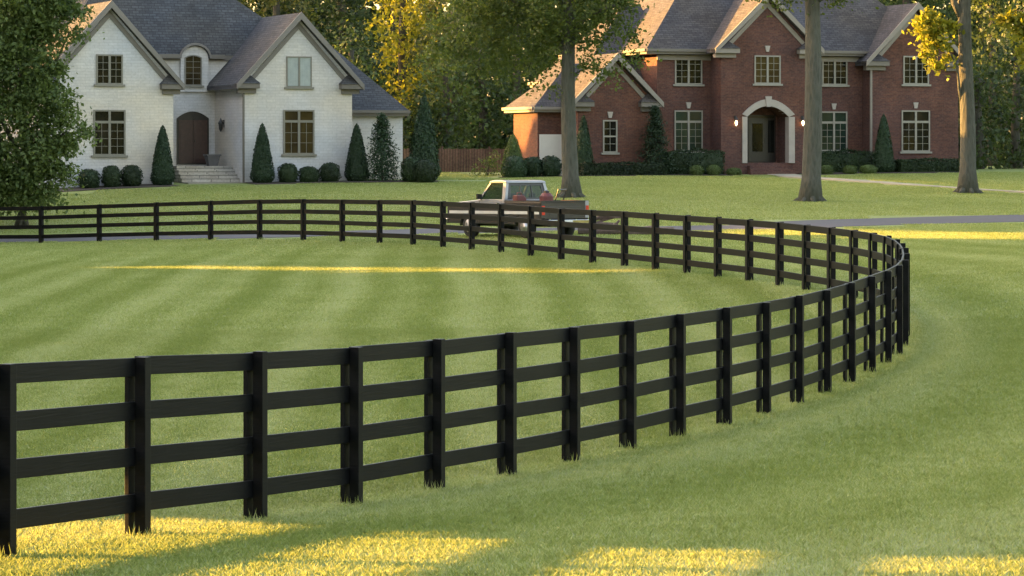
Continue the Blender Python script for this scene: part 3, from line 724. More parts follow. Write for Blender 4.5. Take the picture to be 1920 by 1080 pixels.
def hedge(px0, px1, v, py_top, dpt, lb, m='box'):
    h = BH; ua, ub = h.U(px0, v), h.U(px1, v); x, y = h.W((ua+ub)/2, v); z = tz(x, y); top = CH-(py_top-HZ)*y/F-z; L = ub-ua
    n = int(900*L)
    C = np.stack([(rng.random(n)-.5)*L, (rng.random(n)-.5)*dpt, rng.random(n)*top], 1)
    side = rng.integers(0, 5, n); Nn = np.zeros((n, 3))
    und = top*(1+.05*np.sin(C[:, 0]*2.1+1)+.035*np.sin(C[:, 0]*5.7))
    for k, ax, val in ((0, 1, -dpt/2), (1, 1, -dpt/2), (2, 2, 0), (3, 2, 0), (4, 0, 0)):
        mk = side == k
        if ax == 1: C[mk, 1] = val+rng.normal(size=mk.sum())*.04+.05*np.sin(C[mk, 0]*4); Nn[mk, 1] = -1
        elif ax == 2: C[mk, 2] = und[mk]+rng.normal(size=mk.sum())*.03; Nn[mk, 2] = 1
        else: C[mk, 0] = np.where(rng.random(mk.sum()) < .5, -L/2, L/2)+rng.normal(size=mk.sum())*.03; Nn[mk, 0] = np.sign(C[mk, 0])
    ex = MB().box(-L/2+.06, L/2-.06, -dpt/2+.08, dpt/2-.05, 0, top-.07)
    o = quads_obj('hedge', leaf_quads(C, .09, Nn, .8, .7), M_L[m], extra=ex); o.location = (x, y, z-.02); o.rotation_euler = (0, 0, R(20))
    tag(o, lb, 'hedge')
hedge(1245, 1352, -.35, 283, .9, 'waist high dark hedge under the window left of the porch')
hedge(1088, 1244, -1.25, 306, .8, 'low dark hedge along the left brick wing')
hedge(1527, 1632, .55, 284, .8, 'waist high dark hedge under the window right of the porch')
hedge(1682, 1792, -.6, 299, .8, 'low dark hedge under the window of the right wing')

# conifers with open branches
def conifer(name, x, y, hgt, r, m, label, seed, n=5200, leaf=.14):
    r_ = np.random.default_rng(seed); t = empty(name, (x, y, tz(x, y)-.02)); tag(t, label, 'tree')
    C = []; 
    nb = 110
    for i in range(nb):
        tt = (i+.5)/nb; z = .12+tt*(hgt-.2); R0 = r*(1-tt)**.8*(.75+.45*r_.random())+.06; a = i*2.4+r_.random()
        k = n//nb; s = r_.random(k)**.6; w = .10+.12*R0
        px = np.cos(a)*R0*s+r_.normal(size=k)*w*.8; py = np.sin(a)*R0*s+r_.normal(size=k)*w*.8; pz = z-.22*R0*s+r_.normal(size=k)*w*.5
        C.append(np.stack([px, py, pz], 1))
    C = np.concatenate(C); Nn = np.stack([C[:, 0], C[:, 1], np.full(len(C), .4)], 1)
    quads_obj('crown', leaf_quads(C, leaf, Nn/ (np.linalg.norm(Nn, axis=1)[:, None]+.1), .9, .35), m, parent=t)
    MB().tube([(0,0,0), (0,0,hgt*.5), (0,0,hgt*.93)], [.07, .045, .01], 8).build('trunk', M_bark2, t, True)
x, y, hh, r = hs(WH, 716, -1.0, 212, 70); conifer('young_conifer', x, y, hh, r*1.1, M_L['cone'], 'loose branched young conifer before the white side extension', 5)
x, y, hh, r = hs(BH, 1229, -.9, 196, 66); conifer('young_conifer', x, y, hh, r*1.1, M_L['cone'], 'loose branched young conifer at the corner of the left brick wing', 6)

# ------------------------------------------------------------------ sun geometry: which leaves would shade which patch
SAZ, SEL = R(-12), R(9)                 # light travels along +x turned by SAZ; elevation
TE = math.tan(SEL)
def SH(x, y, z):
    """coordinates that stay constant along a sun ray"""
    return -x*math.sin(SAZ)+y*math.cos(SAZ), z+(x*math.cos(SAZ)+y*math.sin(SAZ))*TE
def inpoly(s, h, poly):
    r = np.zeros(len(s), bool); n = len(poly)
    for i in range(n):
        x0, y0 = poly[i]; x1, y1 = poly[(i+1) % n]
        if abs(y1-y0) < 1e-9: continue
        c = ((y0 > h) != (y1 > h)) & (s < (x1-x0)*(h-y0)/(y1-y0)+x0); r ^= c
    return r
def gpoly(pix, lift=0.0):
    out = []
    for px, py in pix:
        x, y, z = G(px, py, 18, 170); out.append(SH(x, y, z+lift))
    return out
def grow(poly, g):
    p = np.array(poly); c = p.mean(0); d = p-c; L = np.linalg.norm(d, axis=1)[:, None]; return [tuple(q) for q in c+d*(1+g/L)]
# near streaks of sun on the grass (gaps cut in the unseen shrub row added at left)
NEARB = [[(-500,1012),(60,985),(360,977),(560,990),(420,1012),(200,1040),(30,1062),(-500,1110)],
         [(100,1100),(260,1066),(480,1028),(700,1003),(860,1004),(700,1030),(480,1062),(330,1100)],
         [(500,1110),(640,1076),(860,1038),(1000,1022),(1190,1018),(1130,1036),(960,1060),(760,1110)],
         [(960,1120),(1180,1070),(1330,1046),(1560,1036),(1500,1052),(1400,1066),(1250,1120)],
         [(1480,1130),(1640,1068),(1760,1056),(2100,1050),(2100,1130)]]
NB = [gpoly(p) for p in NEARB]
allp = np.array([q for p in NB for q in p])
sN0, sN1, hN0, hN1 = allp[:, 0].min(), allp[:, 0].max(), allp[:, 1].min(), allp[:, 1].max()
def wp(*pts): return [SH(*p) for p in pts]
def rect(s0, s1, h0, h1): return [(s0, h0), (s1, h0), (s1, h1), (s0, h1)]
OPEN = [rect(sN0-1.5, sN1+1.5, hN0-1.3, hN1+1.6)]
OPEN.append(gpoly([(310,501),(1110,508.5),(1120,512),(600,506.5),(310,503.5)]))                # the thin band across the paddock
OPEN.append(gpoly([(1420,424),(1700,436),(1960,438),(1960,450),(1700,448),(1420,440)]))  # right of the bend
OPEN.append(gpoly([(1620,338),(1700,342),(1960,358),(1960,369),(1700,351.5),(1620,346)], .05))   # on the walk
a_ = SH(-19.5, 141.5, 0)[0]; hh_ = SH(-19, 142, 5.2)[1]
OPEN.append([(a_, hh_), (138.5, hh_), (139, 6), (147, 6), (154, hh_), (155.5, -1.6), (166.5, -1.6), (166.5, 60), (a_, 60)])  # above the houses
sT = SH(-6.5, 186, 0)[0]; OPEN.append(rect(sT-2.6, sT+2.4, SH(-6.5, 186, 4.5)[1], 60))
sM = SH(18, 135, 0)[0]; hM = SH(18, 135, 6.6)[1]; OPEN.append(rect(sM-1.6, sM+1.9, hM, hM+5.2))
OPEN3 = rect(sM-1.6, sM+1.9, hM, hM+5.2)

def near_edge(s, h, poly, m):
    P = np.stack([s, h], 1); r = np.zeros(len(s), bool); n = len(poly)
    for i in range(n):
        a = np.array(poly[i]); b = np.array(poly[(i+1) % n]); d = b-a; t = np.clip(((P-a)@d)/(d@d+1e-9), 0, 1)
        r |= ((P-a-t[:, None]*d)**2).sum(1) < m*m
    return r
def sun_gap(C, polys, marg=0):
    s = -C[:, 0]*math.sin(SAZ)+C[:, 1]*math.cos(SAZ); h = C[:, 2]+(C[:, 0]*math.cos(SAZ)+C[:, 1]*math.sin(SAZ))*TE
    m = np.zeros(len(C), bool)
    for p in polys:
        m |= inpoly(s, h, p)
        if marg: m |= near_edge(s, h, p, marg)
    return C[~m]

# unseen woodland added round the view; gaps cut on the left for sun patches
def wood_line(a, b, depth, hgt, n, base=0):
    t = rng.random(n); L = np.hypot(b[0]-a[0], b[1]-a[1]); nx, ny = -(b[1]-a[1])/L, (b[0]-a[0])/L
    w = rng.random(n)*depth
    x = a[0]+(b[0]-a[0])*t+nx*w; y = a[1]+(b[1]-a[1])*t+ny*w
    top = hgt*(.9+.07*np.sin(t*L*.31)+.05*np.sin(t*L*.83+2))
    return np.stack([x, y, base+rng.random(n)*top], 1)
Cw = wood_line((-52, -55), (-52, 250), 5, 24, 95000)
Cw = sun_gap(Cw, OPEN[:1]+OPEN[2:4], .42); Cw = sun_gap(Cw, OPEN[1:2], .44); Cw = sun_gap(Cw, OPEN[4:])
Cr = np.concatenate([wood_line((80, -60), (-52, -60), 8, 20, 5000), wood_line((78, 250), (78, -60), 8, 17, 8000)])
Cw = np.concatenate([Cw, Cr])
q = sprays(Cw, np.where(np.arange(len(Cw)) < len(Cw)-13000, .82, 1.3), (1, 0, 0), .4)
tag(quads_obj('woodland', q, M_L['dark']), 'dark unseen woodland around the lawns, its left side cut with gaps for sun patches', 'woodland', kind='stuff')
# unseen shrub row added on the left, gaps cut to make the near streaks
s_ = rng.random(20000)*(sN1-sN0+6)+sN0-3; X_ = -12-rng.random(20000)*.8; Y_ = (s_+X_*math.sin(SAZ))/math.cos(SAZ); Z_ = rng.random(20000)*5.2-.2
Cs = sun_gap(np.stack([X_, Y_, Z_], 1), NB, .11)
tag(quads_obj('streak_shrub_row', sprays(Cs, .24, (1, 0, 0), .4), M_L['mid']), 'added unseen shrub row left of the near fence, gaps cut for sun streaks', 'shrub row')

# ------------------------------------------------------------------ trees
def clumps(blobs, per, nc, cs, seed):
    """blobs (x,y,z,rx,ry,rz); nc clumps per unit, each with per leaves of spread cs -> centres"""
    r_ = np.random.default_rng(seed); out = []
    for (x, y, z, rx, ry, rz) in blobs:
        k = max(3, int(nc*(rx*ry*rz)**(2/3)))
        d = r_.normal(size=(k, 3)); d /= np.linalg.norm(d, axis=1)[:, None]
        rad = r_.random(k)**.33
        c = np.array([x, y, z])+d*rad[:, None]*np.array([rx, ry, rz])
        for q in c:
            m = int(per*(.5+r_.random())); w = cs*(.6+.8*r_.random())
            p = r_.normal(size=(m, 3))*np.array([w, w, w*.55]); p[:, 2] -= .25*(p[:, 0]**2+p[:, 1]**2)/w
            out.append(q+p)
    return np.concatenate(out)
def bl(px, py, Y, rpx, ry=None, squash=.8):
    r = rpx*Y/F; return ((px-960)*Y/F, Y, CH-(py-HZ)*Y/F, r, ry if ry else r, r*squash)
def tree(name, label, base, trunk, rad, branches, blobs, m, mb_, per=26, nc=26, cs=.3, leaf=.17, seed=1, gap=None, cat='tree', group=None, seg=18, up=.25):
    t = empty(name, base); tag(t, label, cat, group); B = np.array(base)
    mb = MB(); mb.tube([np.array(p)-B for p in trunk], rad, seg, .06)
    if seg >= 18:
        rr_ = random.Random(seed)
        for k in range(7):
            a = k*.9+rr_.random()*.5; L_ = rr_.uniform(.28, .5)*rad[0]*2.0; r0_ = rad[0]*.62; zz = 0
            mb.tube([(math.cos(a)*r0_*.35, math.sin(a)*r0_*.35, .55), (math.cos(a)*r0_*.95, math.sin(a)*r0_*.95, .16), (math.cos(a)*(r0_+L_), math.sin(a)*(r0_+L_), -.06)], [.07, .13, .05], 7, .1)
    for pts, rr in branches: mb.tube([np.array(p)-B for p in pts], rr, 7, .12)
    mb.build('trunk', mb_, t, True)
    C = clumps(blobs, per, nc, cs, seed)
    if gap: C = sun_gap(C, gap)
    C = C-B; Nn = np.tile(np.array([0, 0, up]), (len(C), 1))
    quads_obj('crown', leaf_quads(C, leaf, Nn, 1.0, .62), m, parent=t); return t
def trunkpts(x, y, z, lean, hgt, r0, n=12, flare=1.5):
    P = []; Rr = []
    for i in range(n):
        t = i/(n-1); zz = z-.2+t*hgt
        P.append((x+lean*t+.05*math.sin(t*7+x), y+.05*math.cos(t*6), zz)); f = 1+(flare-1)*math.exp(-(zz-z+.2)/.32)
        Rr.append(r0*(1-.42*t)*f)
    return P, Rr
def hotspot(px, py, Y): return ((px-960)*Y/F, Y, CH-(py-HZ)*Y/F)
# centre oak
x1, y1, z1 = hotspot(1070, 371, 131); P, Rr = trunkpts(x1, y1, z1, -.15, 12, .34)
br = [([hotspot(1066,110,131), hotspot(1040,60,131.5), hotspot(990,20,132), hotspot(930,-20,132)], [.16,.12,.08,.03]),
      ([hotspot(1066,70,131), hotspot(1100,30,130.5), hotspot(1150,10,130), hotspot(1190,20,130)], [.15,.1,.06,.02]),
      ([hotspot(1075,140,131), hotspot(1100,128,130.6), hotspot(1135,128,130.3)], [.04,.03,.015]),
      ([hotspot(1066,20,131), hotspot(1030,-40,132), hotspot(960,-90,132)], [.16,.1,.05])]
blo = [bl(1050,-60,131,150,2.6), bl(940,-20,131.5,85,2.2), bl(990,60,131.8,70,1.4), bl(1040,30,130.5,60,1.6), bl(880,40,132,75,1.8), bl(1130,-20,130.5,70,1.6), bl(1160,25,130,42,.9), bl(1185,70,130,18,.4),
       bl(930,105,132.2,52,1.1), bl(850,90,132.6,45,1), bl(1020,105,131.5,36,.8), bl(1112,122,130.5,30,.5), bl(1140,138,130.4,20,.4), bl(1010,155,131.6,16,.4), bl(1042,165,131.3,14,.3), bl(1176,110,130,22,.4), bl(1098,80,130.6,26,.5), bl(1128,75,130,30,.5)]
tree('oak_tree', 'tall grey trunked oak with spreading leafy crown behind the pickup truck', (x1, y1, z1), P, Rr, br, blo, M_L['maple'], M_bark, 24, 34, .27, .17, 3, gap=[OPEN3])
# middle trunk
x2, y2, z2 = hotspot(1521, 378, 127); P, Rr = trunkpts(x2, y2, z2, .12, 12.5, .40, flare=1.35)
br = [([hotspot(1530,10,127), hotspot(1500,-30,126.6), hotspot(1460,-30,126)], [.14,.1,.04]), ([hotspot(1535,0,127), hotspot(1570,-20,127), hotspot(1600,-30,127)], [.1,.07,.03])]
blo = [bl(1470,-14,126.4,26,.6), bl(1440,-40,126,45,1.2), bl(1530,-90,127,110,2.5), bl(1580,-8,127,22,.5), bl(1620,-50,127,50,1.2)]
tree('oak_tree', 'tall straight grey trunk standing on the lawn before the brick porch, middle of the three', (x2, y2, z2), P, Rr, br, blo, M_L['maple'], M_bark, 24, 30, .26, .17, 4, gap=[OPEN3])
# right trunk with sunlit twigs
x3, y3, z3 = hotspot(1814, 362, 135); P, Rr = trunkpts(x3, y3, z3, -.15, 13, .36, flare=1.45)
br = [([hotspot(1806,200,135), hotspot(1799,170,134.8), hotspot(1795,125,134.6), hotspot(1780,95,134.6), hotspot(1750,80,134.5)], [.10,.07,.05,.035,.015]),
      ([hotspot(1806,40,135), hotspot(1790,8,134.8), hotspot(1778,-40,134.6)], [.16,.14,.1]),
      ([hotspot(1800,90,135), hotspot(1778,60,134.7), hotspot(1735,40,134.5)], [.04,.03,.012])]
LG = .21
blo = [bl(1755,30,134.6,22,.5), bl(1730,42,134.5,18,.45), bl(1745,60,134.5,20,.5), bl(1768,50,134.7,20,.4), bl(1752,85,134.5,18,.45), bl(1740,98,134.5,16,.4), bl(1756,116,134.5,14,.35), bl(1775,80,134.7,16,.35), bl(1716,48,134.5,10,.3), bl(1778,104,134.8,12,.3), bl(1737,22,134.5,10,.25), bl(1800,-110,135,90,2.4)]
tree('oak_tree', 'tall grey trunk at the right with golden sunlit leaves on a low side branch', (x3, y3, z3), P, Rr, br, blo, M_L['sunlit_gold'], M_bark, 22, 60, .16, .23, 5)
# tree beyond the right edge whose twigs hang into the picture
x4, y4, z4 = hotspot(2035, 355, 134); P, Rr = trunkpts(x4, y4, z4, -.1, 13, .35)
br = [([hotspot(2030,60,134), hotspot(1960,20,134), hotspot(1900,20,134)], [.1,.06,.02])]
blo = [bl(1895,28,134,16,.4), bl(1880,38,134,13,.35), bl(1908,45,134,16,.4), bl(1925,60,134,20,.5), bl(1918,90,134,10,.3), bl(1916,112,134,8,.25), bl(1945,30,134,30,.8), bl(2040,-60,134,110,2.5)]
tree('oak_tree', 'sunlit leafy branch hanging in at the top right corner', (x4, y4, z4), P, Rr, br, blo, M_L['sunlit_gold'], M_bark, 22, 60, .17, .23, 6)
# big leafy tree at the left edge
x5, y5, z5 = hotspot(41, 420, 126.5); P, Rr = trunkpts(x5, y5, z5, .1, 9, .15, flare=1.3)
br = [([hotspot(42,330,126.5), hotspot(80,280,126), hotspot(120,250,125.6), hotspot(160,246,125.4)], [.09,.07,.04,.015]), ([hotspot(42,250,126.5), hotspot(90,150,126.2), hotspot(130,60,126)], [.1,.08,.03]), ([hotspot(42,300,126.5), hotspot(0,220,126), hotspot(-60,160,126)], [.1,.08,.03])]
blo = [bl(-20,180,126.5,100,2.2), bl(30,300,126.3,62,1.6), bl(85,270,125.8,48,1.2), bl(75,190,125.8,55,1.3), bl(30,100,126,75,1.8), bl(85,50,126,36,1), bl(60,-20,126,80,2), bl(150,20,125.5,18,.4), bl(148,62,125.4,13,.35), bl(112,12,126,30,.6), bl(118,215,125.5,24,.6),
       bl(110,318,125.6,28,.7), bl(50,345,126,46,1.2), bl(0,345,126.3,55,1.3), bl(-60,300,126,70,2), bl(128,266,125.5,16,.4), bl(147,240,125.4,9,.25), bl(160,250,125.4,9,.2), bl(100,130,126,22,.6), bl(128,172,125.8,12,.3), bl(90,362,126,22,.5), bl(-60,60,126,90,2), bl(5,20,126,60,1.4)]
tree('broadleaf_tree', 'large dark green leafy tree filling the left edge, branches nearly to the ground', (x5, y5, z5), P, Rr, br, blo, M_L['mid'], M_bark2, 40, 50, .27, .18, 7)

# wooded backdrop
def back_tree(name, label, px, Y, pw, ptop, m, seed, pbot=300, kind='broad', group='trees behind the houses', n=None, leaf=.27, gap=None):
    x = (px-960)*Y/F; z = tz(x, min(Y, 250)); r = pw*Y/F/2; top = CH-(ptop-HZ)*Y/F; bot = CH-(pbot-HZ)*Y/F
    r_ = random.Random(seed); blo = []; H = top-bot
    if kind == 'broad':
        for i in range(15):
            tt = i/14; a = i*2.4; rr = r*(.35+.65*math.sin(math.pi*min(1, .12+tt*.85)))
            k = r_.uniform(.36, .5)*r
            blo.append((x+math.cos(a)*rr*.62, Y+math.sin(a)*rr*.5, bot+H*tt*.92+k*.2, k*1.05, k, k*.8))
    else:
        for i in range(22):
            tt = i/21; a = i*2.4; rr = r*(1-tt)**.75+.3
            blo.append((x+math.cos(a)*rr*.6, Y+math.sin(a)*rr*.5, bot+H*tt, rr*.5+.2, rr*.5+.2, .5+.06*H*(1-tt)))
    P, Rr = trunkpts(x, Y, z, 0, max(3, (top-z)*.9), .22+.03*r)
    tree(name, label, (x, Y, z), P, Rr, [], blo, M_L[m], M_bark2, 18, 15, .42, leaf, seed, gap=gap, group=group, seg=8)
BT = [ # px, Y, width px, top row, material, bottom row, kind
 (755,186,170,-60,'sunlit_gold',215,'broad','tree with golden sunlit crown right of the white house roof'),
 (850,183,150,-90,'olive',180,'broad','olive green tree left of the oak crown, above the wooden fence'),
 (640,176,150,-140,'dark',200,'conifer','tall dark conifer rising behind the right gable of the white house'),
 (520,181,160,-120,'olive',200,'broad','dull green tree showing beside the white house main roof'),
 (905,176,130,60,'dark',285,'broad','dark green tree low behind the wooden fence'),
 (835,173,120,90,'mid',290,'broad','mid green tree right of the tall cone evergreen'),
 (970,190,150,-80,'dark',230,'broad','dark tree behind the garage roof'),
 (1060,196,160,-90,'mid',220,'broad','green tree behind the oak crown'),
 (1160,198,150,-120,'mid',200,'broad','green tree behind the left chimneyless end of the brick house'),
 (740,200,150,-120,'dark',300,'conifer','dark conifer deep in the wood behind the golden tree'),
 (860,205,170,-140,'dark',300,'broad','dark tree deep in the wood over the wooden fence'),
 (560,205,190,-160,'dark',300,'broad','dark tree deep in the wood behind the white house'),
 (1000,210,170,-140,'dark',300,'broad','dark tree deep in the wood behind the oak'),
 (790,171,90,170,'dark',300,'conifer','dark conifer behind the tall cone evergreen'),
 (1700,196,220,-150,'dark',200,'broad','dark tree above the right wing of the brick house'),
 (1580,200,200,-160,'dark',200,'broad','dark tree above the brick house roof'),
 (1860,190,130,-40,'mid',250,'broad','green tree right of the right trunk'),
 (1905,172,130,60,'dark',335,'broad','dark tree filling the right edge'),
 (1835,170,110,120,'dark',330,'broad','dark low tree just right of the brick house wall'),
 (1950,186,170,-150,'dark',300,'conifer','dark conifer at the top right edge'),
 (1840,200,170,-160,'dark',300,'broad','dark tree deep in the wood at the right'),
 (1790,168,90,210,'dark',330,'broad','dark shrubby tree hidden behind the brick corner'),
 (20,190,220,-100,'dark',250,'broad','dark tree behind the left house gable'),
 (150,200,200,-140,'mid',200,'broad','green tree behind the white house left roof'),
 (660,172,110,60,'dark',290,'broad','dark low tree behind the white extension'),
 (1080,178,120,60,'dark',300,'broad','dark low tree behind the garage'),
]
for i, (px, Y, pw, pt, m, pb, kd, lb) in enumerate(BT):
    back_tree('conifer_tree' if kd == 'conifer' else 'broadleaf_tree', lb.replace('chimneyless ', ''), px, Y, pw, pt, m, 20+i, pb, kd)
# thicket closing the view low down between the far trunks
Ct = np.stack([rng.random(42000)*110-55, 208+rng.random(42000)*10, 1.2+rng.random(42000)*23], 1)
tag(quads_obj('thicket', leaf_quads(Ct, .85, None, asp=.9), M_L['dark']), 'dense dark woodland closing the view behind both houses', 'woodland', kind='stuff')
# scrub before the wooden fence
xq, yq, zq_ = hotspot(915, 333, 158)
zq_ = tz(xq, yq)
tree('wild_shrub', 'loose yellow green wild shrub in front of the wooden fence', (xq, yq, zq_), [(xq, yq, zq_-.1), (xq, yq, zq_+.7)], [.04, .02], [], [(xq, yq, zq_+.5, .7, .4, .5), (xq+.35, yq, zq_+.95, .35, .3, .35), (xq-.5, yq, zq_+.3, .4, .3, .3)], M_L['light'], M_bark2, 18, 60, .14, .11, 60, cat='shrub', seg=6)

# cedar board fence between the houses
fe = empty('board_fence', (-3.6, 167, tz(-3.6, 167))); tag(fe, 'reddish brown vertical board fence between the two houses', 'fence')
mb = MB(); xb = -6.2; top0 = CH-(279-HZ)*167/F-tz(-3.6, 167)
i = 0
while xb < 1.5:
    zb_ = tz(xb, 167)-tz(-3.6, 167); mb.box(xb+3.6, xb+3.6+.135, -.01-.004*(i % 2), .01, zb_-.05, top0+.02*((i*7) % 3-1)); xb += .143; i += 1
mb.build('board_panel', M_wood, fe)
for k in range(4):
    xx = -6.1+k*2.45; MB().box(xx+3.6-.06, xx+3.6+.06, .03, .15, -.2, top0+.12).build('post', M_wood, fe)

# ------------------------------------------------------------------ the four rail paddock fence
raw = NEAR+BEND+FARP
d = np.array([F/m for _, m, _ in raw]); pxs = np.array([p for p, _, _ in raw], float)
for _ in range(3):
    d2 = d.copy(); d2[1:-1] = .25*d[:-2]+.5*d[1:-1]+.25*d[2:]; d = d2
posts = [((p-960)*q/F, q) for p, q in zip(pxs, d)]
a, b = np.array(posts[0]), np.array(posts[1]); v = (a-b)/np.linalg.norm(a-b)*2.0
pre = [tuple(a+v*k) for k in (3, 2, 1)]
a, b = np.array(posts[-1]), np.array(posts[-2]); v = (a-b)
v = v/np.linalg.norm(v)*2.2
post_ = [tuple(a+v*k) for k in (1, 2, 3)]
posts = pre+posts+post_
PF = np.array(posts); n = len(PF); n_posts = n
zs_p = TZ(PF[:, 0], PF[:, 1])
T = np.gradient(PF, axis=0); T /= np.linalg.norm(T, axis=1)[:, None]; NL = np.stack([-T[:, 1], T[:, 0]], 1)
fen = empty('rail_fence', (PF[3][0], PF[3][1], zs_p[3])); tag(fen, 'long curving black four rail wooden paddock fence sweeping round the lawn', 'fence')
O = Vector(fen.location)
PH = 1.37
def fpart(mb, nm):
    mb.v = [(v[0]-O.x, v[1]-O.y, v[2]-O.z) for v in mb.v]
    o = mb.build(nm, M_black, fen, bevel=.004); return o
for i in range(n):
    p, t, nn, z = PF[i], T[i], NL[i], zs_p[i]
    j = random.uniform(-.008, .012)
    c = p - t*.045
    mb = MB().obox((c[0], c[1]), t, 0, .09, z-.3, z+PH+j, z-.3, z+PH+j, .09); fpart(mb, 'post')
    c = p+nn*(.045+.033+.0205)-t*.075
    mb = MB().obox((c[0], c[1]), t, 0, .038, z-.05, z+PH-.012+j, z-.05, z+PH-.012+j, .15); fpart(mb, 'batten')
rails = []
for i in range(n-1):
    a = PF[i]+NL[i]*(.045+.0165); b = PF[i+1]+NL[i+1]*(.045+.0165)
    L = np.linalg.norm(b-a); t = (b-a)/L
    for k, zt_ in enumerate((1.362, 1.022, .678, .325)):
        ja, jb = random.uniform(-.006, .006), random.uniform(-.006, .006)
        mb = MB().obox(tuple(a+t*.002), t, 0, .030, zs_p[i]+zt_-.142+ja, zs_p[i]+zt_+ja, zs_p[i+1]+zt_-.142+jb, zs_p[i+1]+zt_+jb, L-.004)
        rails.append((a[1], i, mb))
vis = [r for r in rails if r[1] >= 2][:100]; rest = [r for r in rails if r not in vis]
for r in vis: fpart(r[2], 'rail')
big = MB()
for r in rest: big.add(r[2].v, r[2].f)
o = fpart(big, 'rails_beyond'); o.name = 'rail'; tag(o, kind='stuff')

# ------------------------------------------------------------------ pickup truck
def paint(name, c, rough=.3, metal=.0, coat=.5):
    m, nt, b = mat(name); n = N(nt, 'ShaderNodeTexNoise', Scale=2.0, Detail=5.0); nt.links.new(coords(nt), n.inputs['Vector'])
    r = ramp(nt, [(.3, tuple(x*.8 for x in c)), (.7, c)], n.outputs[0]); nt.links.new(r.outputs[0], b.inputs['Base Color'])
    b.inputs['Roughness'].default_value = rough; b.inputs['Metallic'].default_value = metal; b.inputs['Coat Weight'].default_value = coat; b.inputs['Coat Roughness'].default_value = .1; return m
M_silver = paint('silver_paint', (.27, .27, .285), .32); M_dk = paint('dark_grey_paint', (.026, .025, .029), .35); M_white = paint('white_sheen_and_plate', (.62, .62, .6), .3)  # white serves the painted side reflection and the number plate
M_rub = plain('tyre_rubber', (.018, .018, .018), .85, .2); M_rim = paint('steel_rim', (.45, .45, .46), .3, .7, 0); M_red = plain('red_plastic', (.12, .03, .028), .55, .2)
M_tail = plain('red_lens', (.5, .05, .03), .2, .05); M_chr = paint('chrome', (.55, .55, .56), .15, 1, 0); M_int = plain('cab_interior', (.05, .048, .045), .8, .2)
mg, ntg, bg = mat('car_glass'); bg.inputs['Base Color'].default_value = (.05, .06, .05, 1); bg.inputs['Roughness'].default_value = .03
trn = N(ntg, 'ShaderNodeBsdfTransparent'); trn.inputs[0].default_value = (.7, .78, .7, 1); mx = N(ntg, 'ShaderNodeMixShader'); mx.inputs[0].default_value = .72
ntg.links.new(bg.outputs[0], mx.inputs[1]); ntg.links.new(trn.outputs[0], mx.inputs[2]); ntg.links.new(mx.outputs[0], ntg.nodes['Material Output'].inputs[0]); M_cg = mg

TY = R(35)      # heading: away and to the left.   local: x to the right, y forward, origin at rear axle line centre on ground
tcx, tcy = 1.08, 99.3
tr = empty('pickup_truck', (tcx, tcy, 0), TY)
# ground clearance by the four wheel contact points
def TW(x, y): return (tcx+x*math.cos(TY)-y*math.sin(TY), tcy+x*math.sin(TY)+y*math.cos(TY))
hw = .87; RL = -.95; FL = 4.25
zc = [tz(*TW(sx*.8, yy)) for yy in (0, 3.05) for sx in (-1, 1)]
zr_t, zf_t = (zc[0]+zc[1])/2, (zc[2]+zc[3])/2
tr.location = (tcx, tcy, zr_t+.0); tr.rotation_euler = Euler((math.atan2(zf_t-zr_t, 3.05), math.atan2(-(zc[1]-zc[0]), 1.6)*0, TY))
tag(tr, 'old two tone silver and dark grey pickup truck parked behind the fence', 'pickup truck')
bedz = 1.12
# bed shell
mb = MB(); mb.box(-hw, -hw+.06, RL+.04, 1.0, .58, bedz); mb.box(hw-.06, hw, RL+.04, 1.0, .58, bedz); mb.box(-hw+.06, hw-.06, .94, 1.0, .6, bedz-.01); mb.box(-hw+.06, hw-.06, RL+.06, .94, .6, .66)
body = mb.build('bed', M_dk, tr, bevel=.012)
for sx in (-1, 1):
    mb = MB()
    # outer flank with wheel arch, profile in (y, z)
    arch = [(.43*math.cos(a), .40+.43*math.sin(a)) for a in np.linspace(math.pi, 0, 11)]
    pf = [(RL, .46), (-.43, .42)]+arch[1:-1]+[(.43, .42), (1.02, .42), (1.02, .98), (1.0, bedz-.003), (RL, bedz-.003)]
    x0, x1 = (-hw-.03, -hw-.001) if sx < 0 else (hw+.001, hw+.03); mb.prism_x(pf, x0, x1); mb.build('bed_side', M_dk, tr, bevel=.008)
    mb = MB(); mb.box(min(sx*(hw+.031), sx*(hw+.04)), max(sx*(hw+.031), sx*(hw+.04)), RL+.1, 1.0, .74, .83); mb.build('side_sheen', M_white, tr)  # white strip stands in for sky reflected along the body side
    mb = MB(); mb.box(min(sx*(hw-.1), sx*(hw+.035)), max(sx*(hw-.1), sx*(hw+.035)), RL+.02, 1.0, bedz, bedz+.035); mb.build('bed_rail', M_iron, tr)
MB().box(-hw+.1, hw-.1, RL-.02, RL+.04, .6, bedz-.02).box(-.6, .6, RL-.035, RL-.021, .68, .98).build('tailgate', M_dk, tr, bevel=.01)
MB().box(-hw+.1, hw-.1, RL-.03, RL+.05, bedz-.018, bedz+.035).build('tailgate_cap', M_iron, tr)
for sx in (-1, 1):
    a, b = sorted((sx*(hw-.1), sx*(hw+.03)))
    MB().box(a, b, RL-.03, RL+.05, .62, bedz+.03).build('corner_post', M_silver if sx > 0 else M_dk, tr)
    MB().box(a+.015, b-.01, RL-.05, RL-.031, .72, 1.0).build('tail_light', M_tail, tr)
MB().box(-hw+.02, hw-.02, RL-.2, RL-.06, .45, .57).box(-.5, .5, RL-.15, RL-.0, .5, .54).build('rear_bumper', M_chr, tr, bevel=.015)
MB().box(-.16, .16, RL-.215, RL-.202, .46, .56).build('number_plate', M_white, tr)
